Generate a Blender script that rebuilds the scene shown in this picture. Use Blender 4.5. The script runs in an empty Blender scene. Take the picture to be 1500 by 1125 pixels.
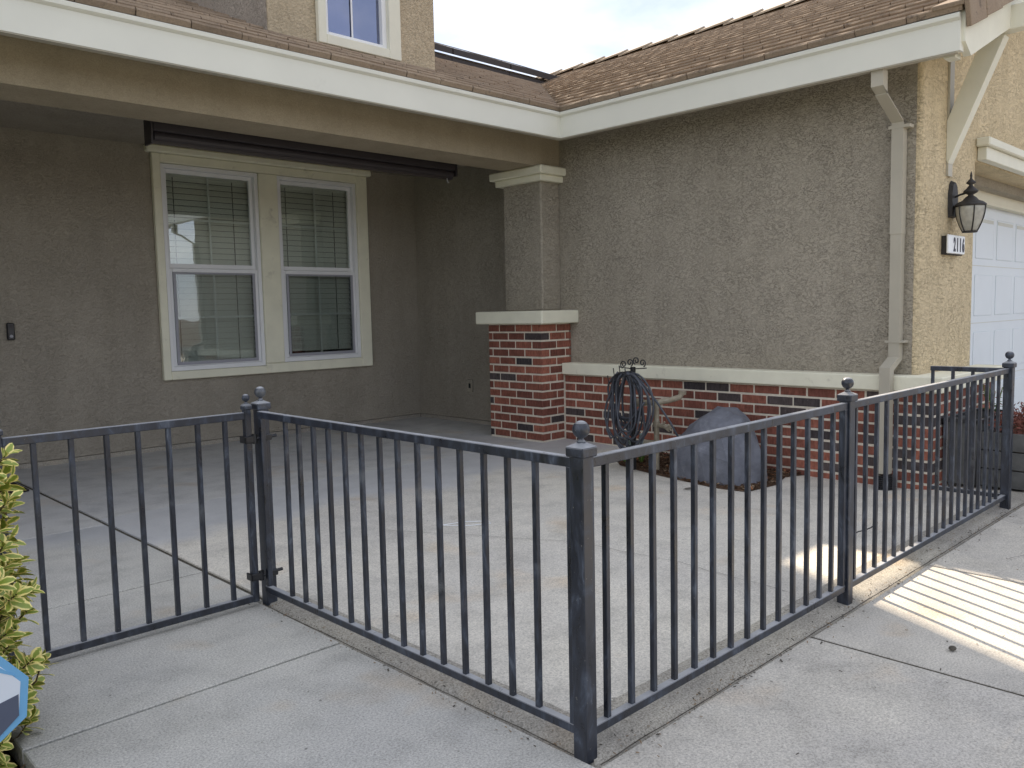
import bpy, bmesh, math, random
from mathutils import Vector, Matrix, noise
random.seed(7)
R = math.radians
scene = bpy.context.scene
col = scene.collection

# ------------------------------------------------------------------ camera
YAW, PITCH, ROLL = 0.796732, -0.086866, -0.0215055
fw = Vector((math.cos(YAW)*math.cos(PITCH), math.sin(YAW)*math.cos(PITCH), math.sin(PITCH)))
rt = fw.cross(Vector((0, 0, 1))).normalized(); up = rt.cross(fw)
r2 = rt*math.cos(ROLL) + up*math.sin(ROLL); u2 = -rt*math.sin(ROLL) + up*math.cos(ROLL)
CAMP = Vector((0, 0, 1.155))
cd = bpy.data.cameras.new('camera'); cam = bpy.data.objects.new('camera', cd); col.objects.link(cam)
cam.matrix_world = Matrix(((r2.x, u2.x, -fw.x, CAMP.x), (r2.y, u2.y, -fw.y, CAMP.y), (r2.z, u2.z, -fw.z, CAMP.z), (0, 0, 0, 1)))
cd.sensor_width = 36; cd.lens = 1216.7/1500*36; cd.clip_start = 0.05; cd.clip_end = 3000
scene.camera = cam
def px_of(P):
    d = Vector(P) - CAMP; z = d.dot(fw)
    if z < 0.05: return None
    return (750 + 1216.7*d.dot(r2)/z, 562.5 - 1216.7*d.dot(u2)/z, z)

# ------------------------------------------------------------------ light
SUN = Vector((0.484, 1.03, 1.0)).normalized()
w = bpy.data.worlds.new('World'); scene.world = w; w.use_nodes = True
nt = w.node_tree; nt.nodes.clear()
def N(nt, t, **k):
    n = nt.nodes.new(t)
    for a, b in k.items():
        if a.startswith('i_'): n.inputs[a[2:].replace('_', ' ')].default_value = b
        else: setattr(n, a, b)
    return n
out = N(nt, 'ShaderNodeOutputWorld'); bg = N(nt, 'ShaderNodeBackground')
sky = N(nt, 'ShaderNodeTexSky', sky_type='NISHITA', sun_disc=False)
sky.sun_elevation = math.asin(SUN.z); sky.sun_rotation = math.atan2(SUN.x, SUN.y)
sky.air_density = 1.0; sky.dust_density = 0.5; sky.ozone_density = 1.5
bg.inputs['Strength'].default_value = 0.15
tc = N(nt, 'ShaderNodeTexCoord'); mp = N(nt, 'ShaderNodeMapping'); mp.inputs['Scale'].default_value = (1.3, 0.9, 2.6); mp.inputs['Rotation'].default_value = (0.1, 0.35, 0.6)
nz = N(nt, 'ShaderNodeTexNoise', i_Scale=2.3, i_Detail=9.0, i_Roughness=0.58, i_Distortion=0.5)
rp = N(nt, 'ShaderNodeValToRGB'); rp.color_ramp.elements[0].position = 0.40; rp.color_ramp.elements[1].position = 0.66
rp.color_ramp.elements[0].color = (0.88, 0.88, 0.88, 1); rp.color_ramp.elements[1].color = (0.96, 0.96, 0.96, 1)
nz2 = N(nt, 'ShaderNodeTexNoise', i_Scale=5.5, i_Detail=6.0)
cc = N(nt, 'ShaderNodeMix', data_type='RGBA'); cc.inputs['A'].default_value = (0.95, 1.33, 2.2, 1); cc.inputs['B'].default_value = (2.5, 2.78, 3.3, 1)
mx = N(nt, 'ShaderNodeMix', data_type='RGBA')
L = nt.links.new
L(tc.outputs['Generated'], mp.inputs[0]); L(mp.outputs[0], nz.inputs['Vector']); L(mp.outputs[0], nz2.inputs['Vector'])
L(nz.outputs['Fac'], rp.inputs[0]); L(rp.outputs[0], mx.inputs['Factor']); 
rp2 = N(nt, 'ShaderNodeValToRGB'); rp2.color_ramp.elements[0].position = 0.38; rp2.color_ramp.elements[1].position = 0.60
ad2 = N(nt, 'ShaderNodeMix', data_type='RGBA'); ad2.inputs['Factor'].default_value = .35; L(nz.outputs['Fac'], ad2.inputs['A']); L(nz2.outputs['Fac'], ad2.inputs['B'])
L(ad2.outputs['Result'], rp2.inputs[0]); L(rp2.outputs[0], cc.inputs['Factor'])
L(sky.outputs[0], mx.inputs['A']); L(cc.outputs['Result'], mx.inputs['B']); L(mx.outputs['Result'], bg.inputs['Color']); L(bg.outputs[0], out.inputs[0])
sd = bpy.data.lights.new('sun', 'SUN'); sd.energy = 2.6; sd.angle = R(0.8); sd.color = (1.0, 0.95, 0.88)
so = bpy.data.objects.new('sun', sd); col.objects.link(so); so.rotation_euler = SUN.to_track_quat('Z', 'Y').to_euler(); so.location = (5, 12, 14)
vs = scene.view_settings; vs.view_transform = 'Standard'; vs.look = 'None'; vs.exposure = 1.70; vs.gamma = 1.0; vs.use_curve_mapping = False
vs.use_white_balance = True; vs.white_balance_temperature = 7800; vs.white_balance_tint = 12

# ------------------------------------------------------------------ materials
def mat(name):
    m = bpy.data.materials.new(name); m.use_nodes = True
    nt = m.node_tree; b = nt.nodes['Principled BSDF']; return m, nt, b
def pos(nt): return N(nt, 'ShaderNodeNewGeometry').outputs['Position']
def noise_(nt, v, scale, detail=4, rough=.55, dist=0.0):
    n = N(nt, 'ShaderNodeTexNoise', i_Scale=scale, i_Detail=float(detail), i_Roughness=rough, i_Distortion=dist)
    nt.links.new(v, n.inputs['Vector']); return n.outputs['Fac']
def ramp(nt, f, stops):
    r = N(nt, 'ShaderNodeValToRGB'); cr = r.color_ramp
    while len(cr.elements) < len(stops): cr.elements.new(0.5)
    for e, (p, c) in zip(cr.elements, stops):
        e.position = p; e.color = (*c, 1) if len(c) == 3 else c
    nt.links.new(f, r.inputs[0]); return r.outputs[0]
def g(v): return (v, v, v)
def mul(nt, a, b, fac=1.0, mode='MULTIPLY'):
    m = N(nt, 'ShaderNodeMix', data_type='RGBA', blend_type=mode); m.inputs['Factor'].default_value = fac
    for s, x in (('A', a), ('B', b)):
        if isinstance(x, tuple): m.inputs[s].default_value = (*x, 1)
        else: nt.links.new(x, m.inputs[s])
    return m.outputs['Result']
def mixf(nt, a, b, f):
    m = N(nt, 'ShaderNodeMix', data_type='RGBA'); nt.links.new(f, m.inputs['Factor'])
    for s, x in (('A', a), ('B', b)):
        if isinstance(x, tuple): m.inputs[s].default_value = (*x, 1)
        else: nt.links.new(x, m.inputs[s])
    return m.outputs['Result']
def math_(nt, op, a, b=None, c=None):
    m = N(nt, 'ShaderNodeMath', operation=op)
    for i, x in enumerate((a, b, c)):
        if x is None: continue
        if isinstance(x, (int, float)): m.inputs[i].default_value = x
        else: nt.links.new(x, m.inputs[i])
    return m.outputs[0]
def bump(nt, h, strength, dist, b, prev=None):
    n = N(nt, 'ShaderNodeBump'); n.inputs['Strength'].default_value = strength; n.inputs['Distance'].default_value = dist
    nt.links.new(h, n.inputs['Height'])
    if prev: nt.links.new(prev, n.inputs['Normal'])
    nt.links.new(n.outputs[0], b.inputs['Normal']); return n.outputs[0]

def stucco(name, c, var=0.1, amp=1.0, fine=1.0):
    m, nt, b = mat(name); p = pos(nt); l = nt.links.new
    big = noise_(nt, p, 1.3, 4)
    lace = noise_(nt, p, 34*fine, 3, .6, .8)
    grain = noise_(nt, p, 190, 3, .7)
    mp_ = N(nt, 'ShaderNodeMapping'); mp_.inputs['Scale'].default_value = (1, 1, 2.1); l(p, mp_.inputs[0])
    n2 = noise_(nt, mp_.outputs[0], 24*fine, 3, .6, .55)
    crev = ramp(nt, math_(nt, 'ABSOLUTE', math_(nt, 'SUBTRACT', n2, .5)), [(0.0, g(0)), (.03, g(1))])
    gate = ramp(nt, noise_(nt, p, 5.5, 4, .6), [(.36, g(.7)), (.60, g(0))])
    crev = math_(nt, 'MAXIMUM', crev, gate)
    plate0 = ramp(nt, lace, [(0.34, g(0)), (0.47, g(.75)), (0.53, g(1)), (0.70, g(.55))])
    plate = math_(nt, 'MULTIPLY', math_(nt, 'ADD', math_(nt, 'MULTIPLY', plate0, .45), .55), math_(nt, 'ADD', math_(nt, 'MULTIPLY', crev, .7), .3))
    colr = mul(nt, (c[0], c[1], c[2]), ramp(nt, big, [(0.3, g(1-var)), (0.7, g(1+var))]))
    # occlusion-like shade painted into the crevices between the trowelled plates
    colr = mul(nt, colr, ramp(nt, lace, [(0.33, g(.85)), (0.42, g(1)), (1, g(1))]), .5*min(1, amp))
    colr = mul(nt, colr, ramp(nt, crev, [(0, g(.55)), (1, g(1.0))]), .9*min(1, amp))
    stain = N(nt, 'ShaderNodeMapping'); stain.inputs['Scale'].default_value = (3.2, 3.2, .55); l(p, stain.inputs[0])
    st = noise_(nt, stain.outputs[0], 1.6, 5, .6)
    colr = mul(nt, colr, ramp(nt, st, [(0.38, (.90, .90, .89)), (0.6, (1.03, 1.03, 1.03))]), .6)
    colr = mul(nt, colr, ramp(nt, grain, [(0.35, g(.86)), (0.65, g(1.1))]), .8)
    l(colr, b.inputs['Base Color']); b.inputs['Roughness'].default_value = .92; b.inputs['Specular IOR Level'].default_value = .2
    n1 = bump(nt, plate, 1.0*amp, .014, b); bump(nt, grain, .5, .002, b, n1)
    return m
def concrete(name, c, rough_grain=1.0, bl=.12, band=None):
    m, nt, b = mat(name); p = pos(nt); l = nt.links.new
    big = noise_(nt, p, .9, 5, .6); mid = noise_(nt, p, 5, 5, .65); gr = noise_(nt, p, 150, 2, .8); gr2 = noise_(nt, p, 420, 2, .7)
    colr = mul(nt, c, ramp(nt, big, [(0.3, (1-bl, 1-bl, 1-bl*.8)), (0.7, (1+bl*.7, 1+bl*.6, 1+bl*.4))]))
    colr = mul(nt, colr, ramp(nt, mid, [(0.3, g(.80)), (0.5, g(1)), (.72, g(1.10))]), .9)
    colr = mul(nt, colr, ramp(nt, gr, [(0.3, g(.5)), (0.5, g(1)), (.7, g(1.4))]), min(1, .62*rough_grain))
    colr = mul(nt, colr, ramp(nt, gr2, [(0.3, g(.75)), (.7, g(1.22))]), .55)
    # sparse dark specks and rusty blotches
    sp = noise_(nt, p, 33, 2, .5); colr = mul(nt, colr, ramp(nt, sp, [(0.22, g(.45)), (0.27, g(1))]))
    ru = noise_(nt, p, 2.2, 3, .5); colr = mul(nt, colr, ramp(nt, ru, [(0.6, g(1)), (0.74, (1.04, .93, .82))]))
    b.inputs['Roughness'].default_value = .9; b.inputs['Specular IOR Level'].default_value = .25
    if band:   # hand-smoothed, sealed strip towards the porch, bluish sky sheen painted into its colour
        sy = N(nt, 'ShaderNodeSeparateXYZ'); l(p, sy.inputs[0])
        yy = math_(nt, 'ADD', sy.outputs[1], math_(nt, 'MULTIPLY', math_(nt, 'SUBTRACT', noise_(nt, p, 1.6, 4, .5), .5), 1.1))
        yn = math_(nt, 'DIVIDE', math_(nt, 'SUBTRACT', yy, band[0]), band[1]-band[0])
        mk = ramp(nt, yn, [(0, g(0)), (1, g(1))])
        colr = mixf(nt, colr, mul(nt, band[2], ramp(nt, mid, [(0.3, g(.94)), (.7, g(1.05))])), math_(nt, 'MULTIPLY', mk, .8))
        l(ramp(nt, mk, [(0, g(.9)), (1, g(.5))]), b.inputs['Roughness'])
    l(colr, b.inputs['Base Color'])
    n1 = bump(nt, gr, .35*rough_grain, .003, b); bump(nt, mid, .3, .006, b, n1)
    return m
def plain(name, c, rough=.5, var=.1, metal=0, scale=8, bmp=.15, spec=.4, dirt=None):
    m, nt, b = mat(name); p = pos(nt); l = nt.links.new
    f = noise_(nt, p, scale, 5, .6)
    colr = mul(nt, tuple(c), ramp(nt, f, [(0.3, g(1-var)), (0.7, g(1+var))]))
    if dirt:
        d = noise_(nt, p, dirt[1], 5, .65, .4); colr = mixf(nt, colr, dirt[0], ramp(nt, d, [(dirt[2], g(0)), (dirt[2]+.14, g(dirt[3]))]))
    l(colr, b.inputs['Base Color']); b.inputs['Roughness'].default_value = rough; b.inputs['Metallic'].default_value = metal
    b.inputs['Specular IOR Level'].default_value = spec
    if bmp: bump(nt, noise_(nt, p, scale*9, 3, .6), bmp, .002, b)
    return m
def painted_iron():
    m, nt, b = mat('painted_iron'); p = pos(nt); l = nt.links.new
    mpn = N(nt, 'ShaderNodeMapping'); mpn.inputs['Scale'].default_value = (1, 1, .35); l(p, mpn.inputs[0])
    f = noise_(nt, mpn.outputs[0], 22, 6, .7, .8); f2 = noise_(nt, p, 130, 3, .6); f3 = noise_(nt, p, 6, 4, .6)
    colr = ramp(nt, f, [(0.32, (.006, .008, .014)), (0.5, (.014, .019, .031)), (0.60, (.034, .045, .066)), (.72, (.10, .12, .15))])
    colr = mixf(nt, colr, (.16, .17, .175), ramp(nt, f3, [(0.62, g(0)), (0.75, g(.5))]))
    colr = mixf(nt, colr, (.30, .28, .25), ramp(nt, f2, [(0.70, g(0)), (0.76, g(.8))]))
    gn = N(nt, 'ShaderNodeNewGeometry'); sz = N(nt, 'ShaderNodeSeparateXYZ'); l(gn.outputs['True Normal'], sz.inputs[0])
    top_glint = math_(nt, 'MULTIPLY', ramp(nt, sz.outputs[2], [(.6, g(0)), (.9, g(1))]), ramp(nt, f3, [(.25, g(.55)), (.7, g(.9))]))
    colr = mixf(nt, colr, (.48, .49, .50), top_glint)  # sky glint painted pale into the colour of upward faces
    l(colr, b.inputs['Base Color']); l(ramp(nt, f, [(0.35, g(.26)), (.65, g(.55))]), b.inputs['Roughness'])
    b.inputs['Specular IOR Level'].default_value = .75
    bump(nt, f2, .25, .001, b)
    return m
def brickm(name, c, c2):
    m, nt, b = mat(name); p = pos(nt); l = nt.links.new
    oi = N(nt, 'ShaderNodeObjectInfo')
    mpn = N(nt, 'ShaderNodeMapping'); mpn.inputs['Scale'].default_value = (1, 1, .3); l(p, mpn.inputs[0])
    f = noise_(nt, mpn.outputs[0], 60, 4, .7); f2 = noise_(nt, p, 14, 5, .6)
    colr = mixf(nt, c, c2, oi.outputs['Random'])
    colr = mul(nt, colr, ramp(nt, f, [(0.3, g(.62)), (0.7, g(1.25))]))
    colr = mul(nt, colr, ramp(nt, f2, [(0.3, g(.8)), (0.7, g(1.12))]))
    colr = mixf(nt, colr, (.42, .36, .31), ramp(nt, noise_(nt, p, 48, 5, .75), [(0.63, g(0)), (0.75, g(.45))]))
    l(colr, b.inputs['Base Color']); b.inputs['Roughness'].default_value = .85; b.inputs['Specular IOR Level'].default_value = .25
    bump(nt, f, .5, .003, b); return m
def tile_mat(name='roof_tile'):
    m, nt, b = mat(name); p = pos(nt); l = nt.links.new
    oi = N(nt, 'ShaderNodeObjectInfo')
    f = noise_(nt, p, 22, 6, .75); f2 = noise_(nt, p, 3, 4, .6); f3 = noise_(nt, p, 90, 3, .7)
    colr = ramp(nt, f2, [(0.3, (.245, .180, .126)), (0.55, (.295, .218, .152)), (.75, (.33, .255, .185))])
    colr = mul(nt, colr, ramp(nt, oi.outputs['Random'], [(0, g(.92)), (1, g(1.1))]))
    colr = mul(nt, colr, ramp(nt, f3, [(0.3, g(.82)), (0.7, g(1.15))]))
    colr = mixf(nt, colr, (.42, .33, .22), ramp(nt, f, [(0.58, g(0)), (0.70, g(.45))]))   # lichen
    colr = mixf(nt, colr, (.045, .032, .028), ramp(nt, noise_(nt, p, 13, 6, .8), [(0.58, g(0)), (0.66, g(.6))]))
    l(colr, b.inputs['Base Color']); b.inputs['Roughness'].default_value = .9
    bump(nt, f, .35, .006, b); return m
M = {}
M['taupe'] = stucco('stucco_taupe_shaded', (.44, .388, .31), .05, .75, 1.15)  # shade of the side walls put into the stucco colour
M['taupe_dark'] = stucco('stucco_porch_shaded', (.38, .335, .272), .07, .6, 1.3)  # darker copy, porch shade painted into the colour
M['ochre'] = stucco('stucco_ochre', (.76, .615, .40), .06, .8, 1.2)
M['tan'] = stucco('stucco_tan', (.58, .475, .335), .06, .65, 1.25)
M['beamst'] = stucco('stucco_beam', (.42, .35, .25), .06, .35)
M['cream_foam'] = plain('cream_trim', (0.820, 0.787, 0.625), .8, .05, 0, 6, .5, .2, ((.42, .38, .30), 9, .62, .5))
M['cream_wood'] = plain('cream_painted_wood', (0.750, 0.725, 0.600), .6, .04, 0, 5, .25, .3, ((.40, .37, .30), 7, .68, .45))
M['gutter'] = plain('cream_gutter_paint', (0.750, 0.737, 0.644), .42, .03, 0, 2.5, .04, .4, ((.50, .47, .38), 3.5, .66, .35))
M['spout'] = plain('beige_downspout_paint', (.46, .42, .335), .5, .05, 0, 3, .05, .4)
M['iron'] = painted_iron()
M['brick_red'] = brickm('brick_red', (.19, .070, .052), (.38, .135, .090))
M['brick_black'] = brickm('brick_black', (.055, .046, .048), (.11, .085, .08))
M['mortar'] = plain('mortar', (0.700, 0.625, 0.512), .95, .12, 0, 30, .8, .1)
M['tile'] = tile_mat()
M['ridge'] = plain('ridge_tile', (0.450, 0.375, 0.288), .85, .15, 0, 9, .5, .2, ((.16, .12, .10), 14, .60, .7))
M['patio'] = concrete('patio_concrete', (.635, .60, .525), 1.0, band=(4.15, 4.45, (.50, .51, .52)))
M['walk'] = concrete('walkway_concrete', (0.500, 0.488, 0.444), 1.2)
M['drive'] = concrete('driveway_concrete', (0.537, 0.506, 0.444), 1.1, .16)
M['porchc'] = concrete('porch_concrete', (0.525, 0.519, 0.494), .6)
M['strip'] = concrete('kerb_strip_concrete', (.40, .375, .32), 1.6, .25)
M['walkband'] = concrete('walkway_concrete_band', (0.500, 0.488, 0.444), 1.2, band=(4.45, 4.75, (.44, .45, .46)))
M['footing'] = concrete('footing_concrete', (0.375, 0.338, 0.281), 1.2, .2)
M['soil'] = plain('soil', (.09, .06, .042), 1, .4, 0, 25, 1, .1)
M['asphalt'] = concrete('asphalt', (.06, .06, .06), 1.5)
M['grass'] = plain('lawn_grass', (.07, .11, .035), .9, .3, 0, 12, 1, .1)
M['vinyl'] = plain('white_vinyl', (0.820, 0.820, 0.820), .4, .02, 0, 3, 0, .4)
M['screenframe'] = plain('grey_screen_frame', (.33, .33, .36), .5, .04, 0, 3, 0, .4)
M['blind'] = plain('blind_slat', (.82, .82, .76), .7, .03, 0, 3, 0, .3)
M['dark'] = plain('dark_room', (.03, .03, .03), .9, .1, 0, 3, 0, .2)
M['cord'] = plain('blind_cord', (.12, .12, .11), .8, .1, 0, 3, 0, .2)
M['shade'] = plain('brown_black_shade_metal', (.030, .024, .026), .5, .12, 0, 7, .05, .4)
M['black'] = plain('black_plastic', (.02, .02, .022), .35, .1, 0, 7, .05, .5)
M['hose'] = plain('grey_rubber_hose', (.060, .066, .080), .42, .25, 0, 20, .1, .45)
M['rock'] = plain('faux_rock', (.15, .157, .18), .8, .2, 0, 9, 1, .25, ((.27, .28, .31), 11, .56, .5))
M['pipe'] = plain('weathered_brass_pipe', (.30, .255, .185), .6, .22, 0, 25, .5, .4, ((.45, .43, .36), 25, .58, .6))
M['valve'] = plain('green_bronze_valve', (.24, .31, .28), .55, .3, 0, 40, .4, .4)
M['white'] = plain('white_plastic', (.80, .82, .83), .35, .03, 0, 4, 0, .5)
M['num'] = plain('navy_digit', (.012, .014, .035), .5, .05, 0, 4, 0, .4)
M['lamp'] = plain('dark_bronze_lamp', (.035, .031, .029), .6, .3, 0, 30, .4, .4)
M['garage'] = plain('garage_door_paint', (.70, .745, .77), .5, .02, 0, 3, .05, .4)
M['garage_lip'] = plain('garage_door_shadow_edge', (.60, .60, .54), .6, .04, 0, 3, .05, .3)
M['header'] = plain('garage_header_paint', (.74, .70, .56), .6, .04, 0, 3, .1, .3)
M['woodgrey'] = plain('grey_planter_wood', (.105, .105, .10), .8, .3, 0, 9, .8, .2)
M['mulch'] = plain('mulch', (.085, .05, .032), .95, .5, 0, 60, .8, .1, ((.22, .15, .10), 45, .55, .8))
M['chipA'] = plain('pale_chip', (.26, .185, .12), .9, .35, 0, 60, .3, .1)
M['leafdry'] = plain('dry_leaf', (.28, .12, .06), .8, .4, 0, 80, .3, .1)
M['redleaf'] = plain('red_brown_foliage', (.17, .06, .045), .8, .5, 0, 60, .3, .2)
M['green'] = plain('green_leaf', (.09, .17, .03), .6, .3, 0, 40, .1, .3)
M['mat'] = plain('brown_doormat', (.045, .035, .032), .95, .3, 0, 150, 1, .1)
M['solarframe'] = plain('solar_frame', (.030, .022, .020), .55, .05, 0, 4, 0, .5)
M['alu'] = plain('aluminium', (.45, .45, .45), .4, .05, .6, 4, 0, .5)
M['solar'] = plain('solar_glass', (.012, .016, .035), .15, .05, 0, 4, 0, .6)
M['bluepaint'] = plain('sign_blue', (.16, .44, .70), .4, .04, 0, 4, 0, .5)
M['signwhite'] = plain('sign_pale', (.74, .80, .86), .35, .03, 0, 4, 0, .5)
M['signnavy'] = plain('sign_slate', (.10, .12, .17), .4, .05, 0, 4, 0, .5)
M['stem'] = plain('brown_stem', (.10, .07, .04), .9, .2, 0, 30, .4, .2)
M['muntin'] = plain('white_muntin', (.82, .83, .80), .5, .02, 0, 3, 0, .3)
M['crack'] = plain('crack_dirt', (.10, .09, .075), 1, .3, 0, 60, .2, .1)
M['groove'] = plain('joint_dirt', (.10, .09, .072), 1, .45, 0, 60, .8, .1)
M['chalk'] = plain('chalk_line', (.52, .52, .50), .9, .1, 0, 40, .1, .1)
def glassm(name, tint, roughness=.01, trans=(.75, .8, .78), ior=1.45, spec_boost=0):
    m, nt, b = mat(name); nt.nodes.remove(b); l = nt.links.new
    o = [n for n in nt.nodes if n.type == 'OUTPUT_MATERIAL'][0]
    tr = N(nt, 'ShaderNodeBsdfTransparent'); tr.inputs[0].default_value = (*trans, 1)
    gl = N(nt, 'ShaderNodeBsdfGlossy'); gl.inputs['Roughness'].default_value = roughness; gl.inputs['Color'].default_value = (*tint, 1)
    fr = N(nt, 'ShaderNodeFresnel'); fr.inputs[0].default_value = ior
    bp = N(nt, 'ShaderNodeBump'); bp.inputs['Strength'].default_value = .05; bp.inputs['Distance'].default_value = .02
    l(noise_(nt, pos(nt), 2.2, 2), bp.inputs['Height']); l(bp.outputs[0], gl.inputs['Normal'])
    ad = math_(nt, 'ADD', fr.outputs[0], spec_boost)
    mixs = N(nt, 'ShaderNodeMixShader'); l(ad, mixs.inputs[0]); l(tr.outputs[0], mixs.inputs[1]); l(gl.outputs[0], mixs.inputs[2]); l(mixs.outputs[0], o.inputs[0])
    return m
M['glass'] = glassm('window_glass', (.95, .97, 1), .01, (.93, .96, .94), 1.5, .10)
M['screen'] = glassm('insect_screen_glass', (.8, .8, .8), .08, (.90, .91, .91), 1.3, .02)
M['upglass'] = glassm('upper_window_glass', (.62, .68, .90), .02, (.25, .25, .32), 1.6, .30)
m, nt, b = mat('lamp_glass'); b.inputs['Base Color'].default_value = (.50, .48, .42, 1); b.inputs['Roughness'].default_value = .35; b.inputs['Transmission Weight'].default_value = .25
nt.links.new(mul(nt, (.55, .53, .46), ramp(nt, noise_(nt, pos(nt), 30, 4), [(.3, g(.75)), (.7, g(1.1))])), b.inputs['Base Color']); M['lampglass'] = m
# variegated leaf: green centre, yellow margin, from the leaf's own uv
m, nt, b = mat('variegated_leaf'); uv = N(nt, 'ShaderNodeUVMap'); sx = N(nt, 'ShaderNodeSeparateXYZ'); nt.links.new(uv.outputs[0], sx.inputs[0])
ed = math_(nt, 'ABSOLUTE', math_(nt, 'SUBTRACT', sx.outputs[0], .5))
ed = math_(nt, 'ADD', ed, math_(nt, 'MULTIPLY', math_(nt, 'SUBTRACT', noise_(nt, pos(nt), 45, 2), .5), .28))
vr = noise_(nt, pos(nt), 9, 3)
cA = mixf(nt, (.16, .24, .03), (.30, .36, .06), vr); cB = mixf(nt, (.85, .68, .18), (.92, .80, .36), noise_(nt, pos(nt), 20, 2))
nt.links.new(mixf(nt, cA, cB, ramp(nt, ed, [(.24, g(0)), (.36, g(1))])), b.inputs['Base Color'])
b.inputs['Roughness'].default_value = .42; b.inputs['Subsurface Weight'].default_value = 0; M['vleaf'] = m

# ------------------------------------------------------------------ helpers
def tag(o, label=None, cat=None, group=None, kind=None):
    if label: o['label'] = label
    if cat: o['category'] = cat
    if group: o['group'] = group
    if kind: o['kind'] = kind
    return o
def empty(name, loc, rz=0):
    o = bpy.data.objects.new(name, None); col.objects.link(o); o.location = loc; o.rotation_euler = (0, 0, rz); o.empty_display_size = .1
    return o
def link(name, me, m, parent=None, loc=None):
    o = bpy.data.objects.new(name, me); col.objects.link(o)
    if m is not None and not me.materials: me.materials.append(m if not isinstance(m, str) else M[m])
    if parent is not None:
        o.parent = parent
        if not isinstance(loc, (tuple, Vector, list)):
            o.matrix_parent_inverse = (Matrix.Translation(-world_of(parent)))
    if loc is not None: o.location = loc
    return o
def world_of(o):
    v = Vector((0, 0, 0))
    while o is not None:
        if o.parent is None: v += o.location
        o = o.parent
    return v
def world_mesh(name, bm, m, parent=None, smooth=False):
    """mesh given in world coordinates; parents are unrotated empties or meshes at their own place"""
    me = bpy.data.meshes.new(name)
    if parent is not None:
        bmesh.ops.translate(bm, verts=bm.verts, vec=-world_of(parent))
    bm.to_mesh(me); bm.free()
    if smooth:
        for f in me.polygons: f.use_smooth = True
    o = bpy.data.objects.new(name, me); col.objects.link(o)
    me.materials.append(M[m] if isinstance(m, str) else m)
    if parent is not None: o.parent = parent
    return o
def add_box(bm, x0, x1, y0, y1, z0, z1, bev=0):
    r = bmesh.ops.create_cube(bm, size=1)
    vs_ = r['verts']
    for v in vs_:
        v.co = Vector(((x0+x1)/2 + v.co.x*(x1-x0), (y0+y1)/2 + v.co.y*(y1-y0), (z0+z1)/2 + v.co.z*(z1-z0)))
    if bev:
        es = list({e for v in vs_ for e in v.link_edges})
        bmesh.ops.bevel(bm, geom=es, offset=bev, segments=1, affect='EDGES', profile=.5)
    return bm
def box(name, m, parent, x0, x1, y0, y1, z0, z1, bev=0):
    bm = bmesh.new(); add_box(bm, x0, x1, y0, y1, z0, z1, bev)
    return world_mesh(name, bm, m, parent)
def boxes(name, m, parent, lst, bev=0):
    bm = bmesh.new()
    for b_ in lst: add_box(bm, *b_, bev)
    return world_mesh(name, bm, m, parent)
def frame_of(d):
    d = d.normalized(); a = Vector((0, 0, 1)) if abs(d.z) < .9 else Vector((1, 0, 0))
    u = d.cross(a).normalized(); return u, d.cross(u).normalized()
def add_tube(bm, pts, r, seg=8, cap=True, square=False):
    pts = [Vector(p) for p in pts]; n = len(pts); rings = []; u = None
    for i, p in enumerate(pts):
        d = (pts[min(i+1, n-1)] - pts[max(i-1, 0)])
        if d.length < 1e-9: d = Vector((0, 0, 1))
        d.normalize()
        if u is None: u, v = frame_of(d)
        else:
            u = (u - d*u.dot(d)).normalized(); v = d.cross(u)
        rr = r[i] if isinstance(r, (list, tuple)) else r
        rings.append([bm.verts.new(p + (u*math.cos(2*math.pi*k/seg) + v*math.sin(2*math.pi*k/seg))*rr) for k in range(seg)])
    for a, b_ in zip(rings, rings[1:]):
        for k in range(seg): bm.faces.new((a[k], a[(k+1) % seg], b_[(k+1) % seg], b_[k]))
    if cap:
        bm.faces.new(rings[0][::-1]); bm.faces.new(rings[-1])
    return bm
def add_lathe(bm, prof, cx, cy, seg=16, a0=0, square=False):
    rings = []
    for r, z in prof:
        rings.append([bm.verts.new((cx + r*math.cos(a0+2*math.pi*k/seg), cy + r*math.sin(a0+2*math.pi*k/seg), z)) for k in range(seg)])
    for a, b_ in zip(rings, rings[1:]):
        for k in range(seg): bm.faces.new((a[k], a[(k+1) % seg], b_[(k+1) % seg], b_[k]))
    bm.faces.new(rings[0][::-1]); bm.faces.new(rings[-1]); return bm
def smoothstep(a, b_, x):
    t = max(0, min(1, (x-a)/(b_-a))); return t*t*(3-2*t)
def gz(x, y):
    return -0.05*smoothstep(3.5, 5.3, x)*smoothstep(1.45, 2.1, y)*(1-smoothstep(3.3, 4.9, y))

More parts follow.
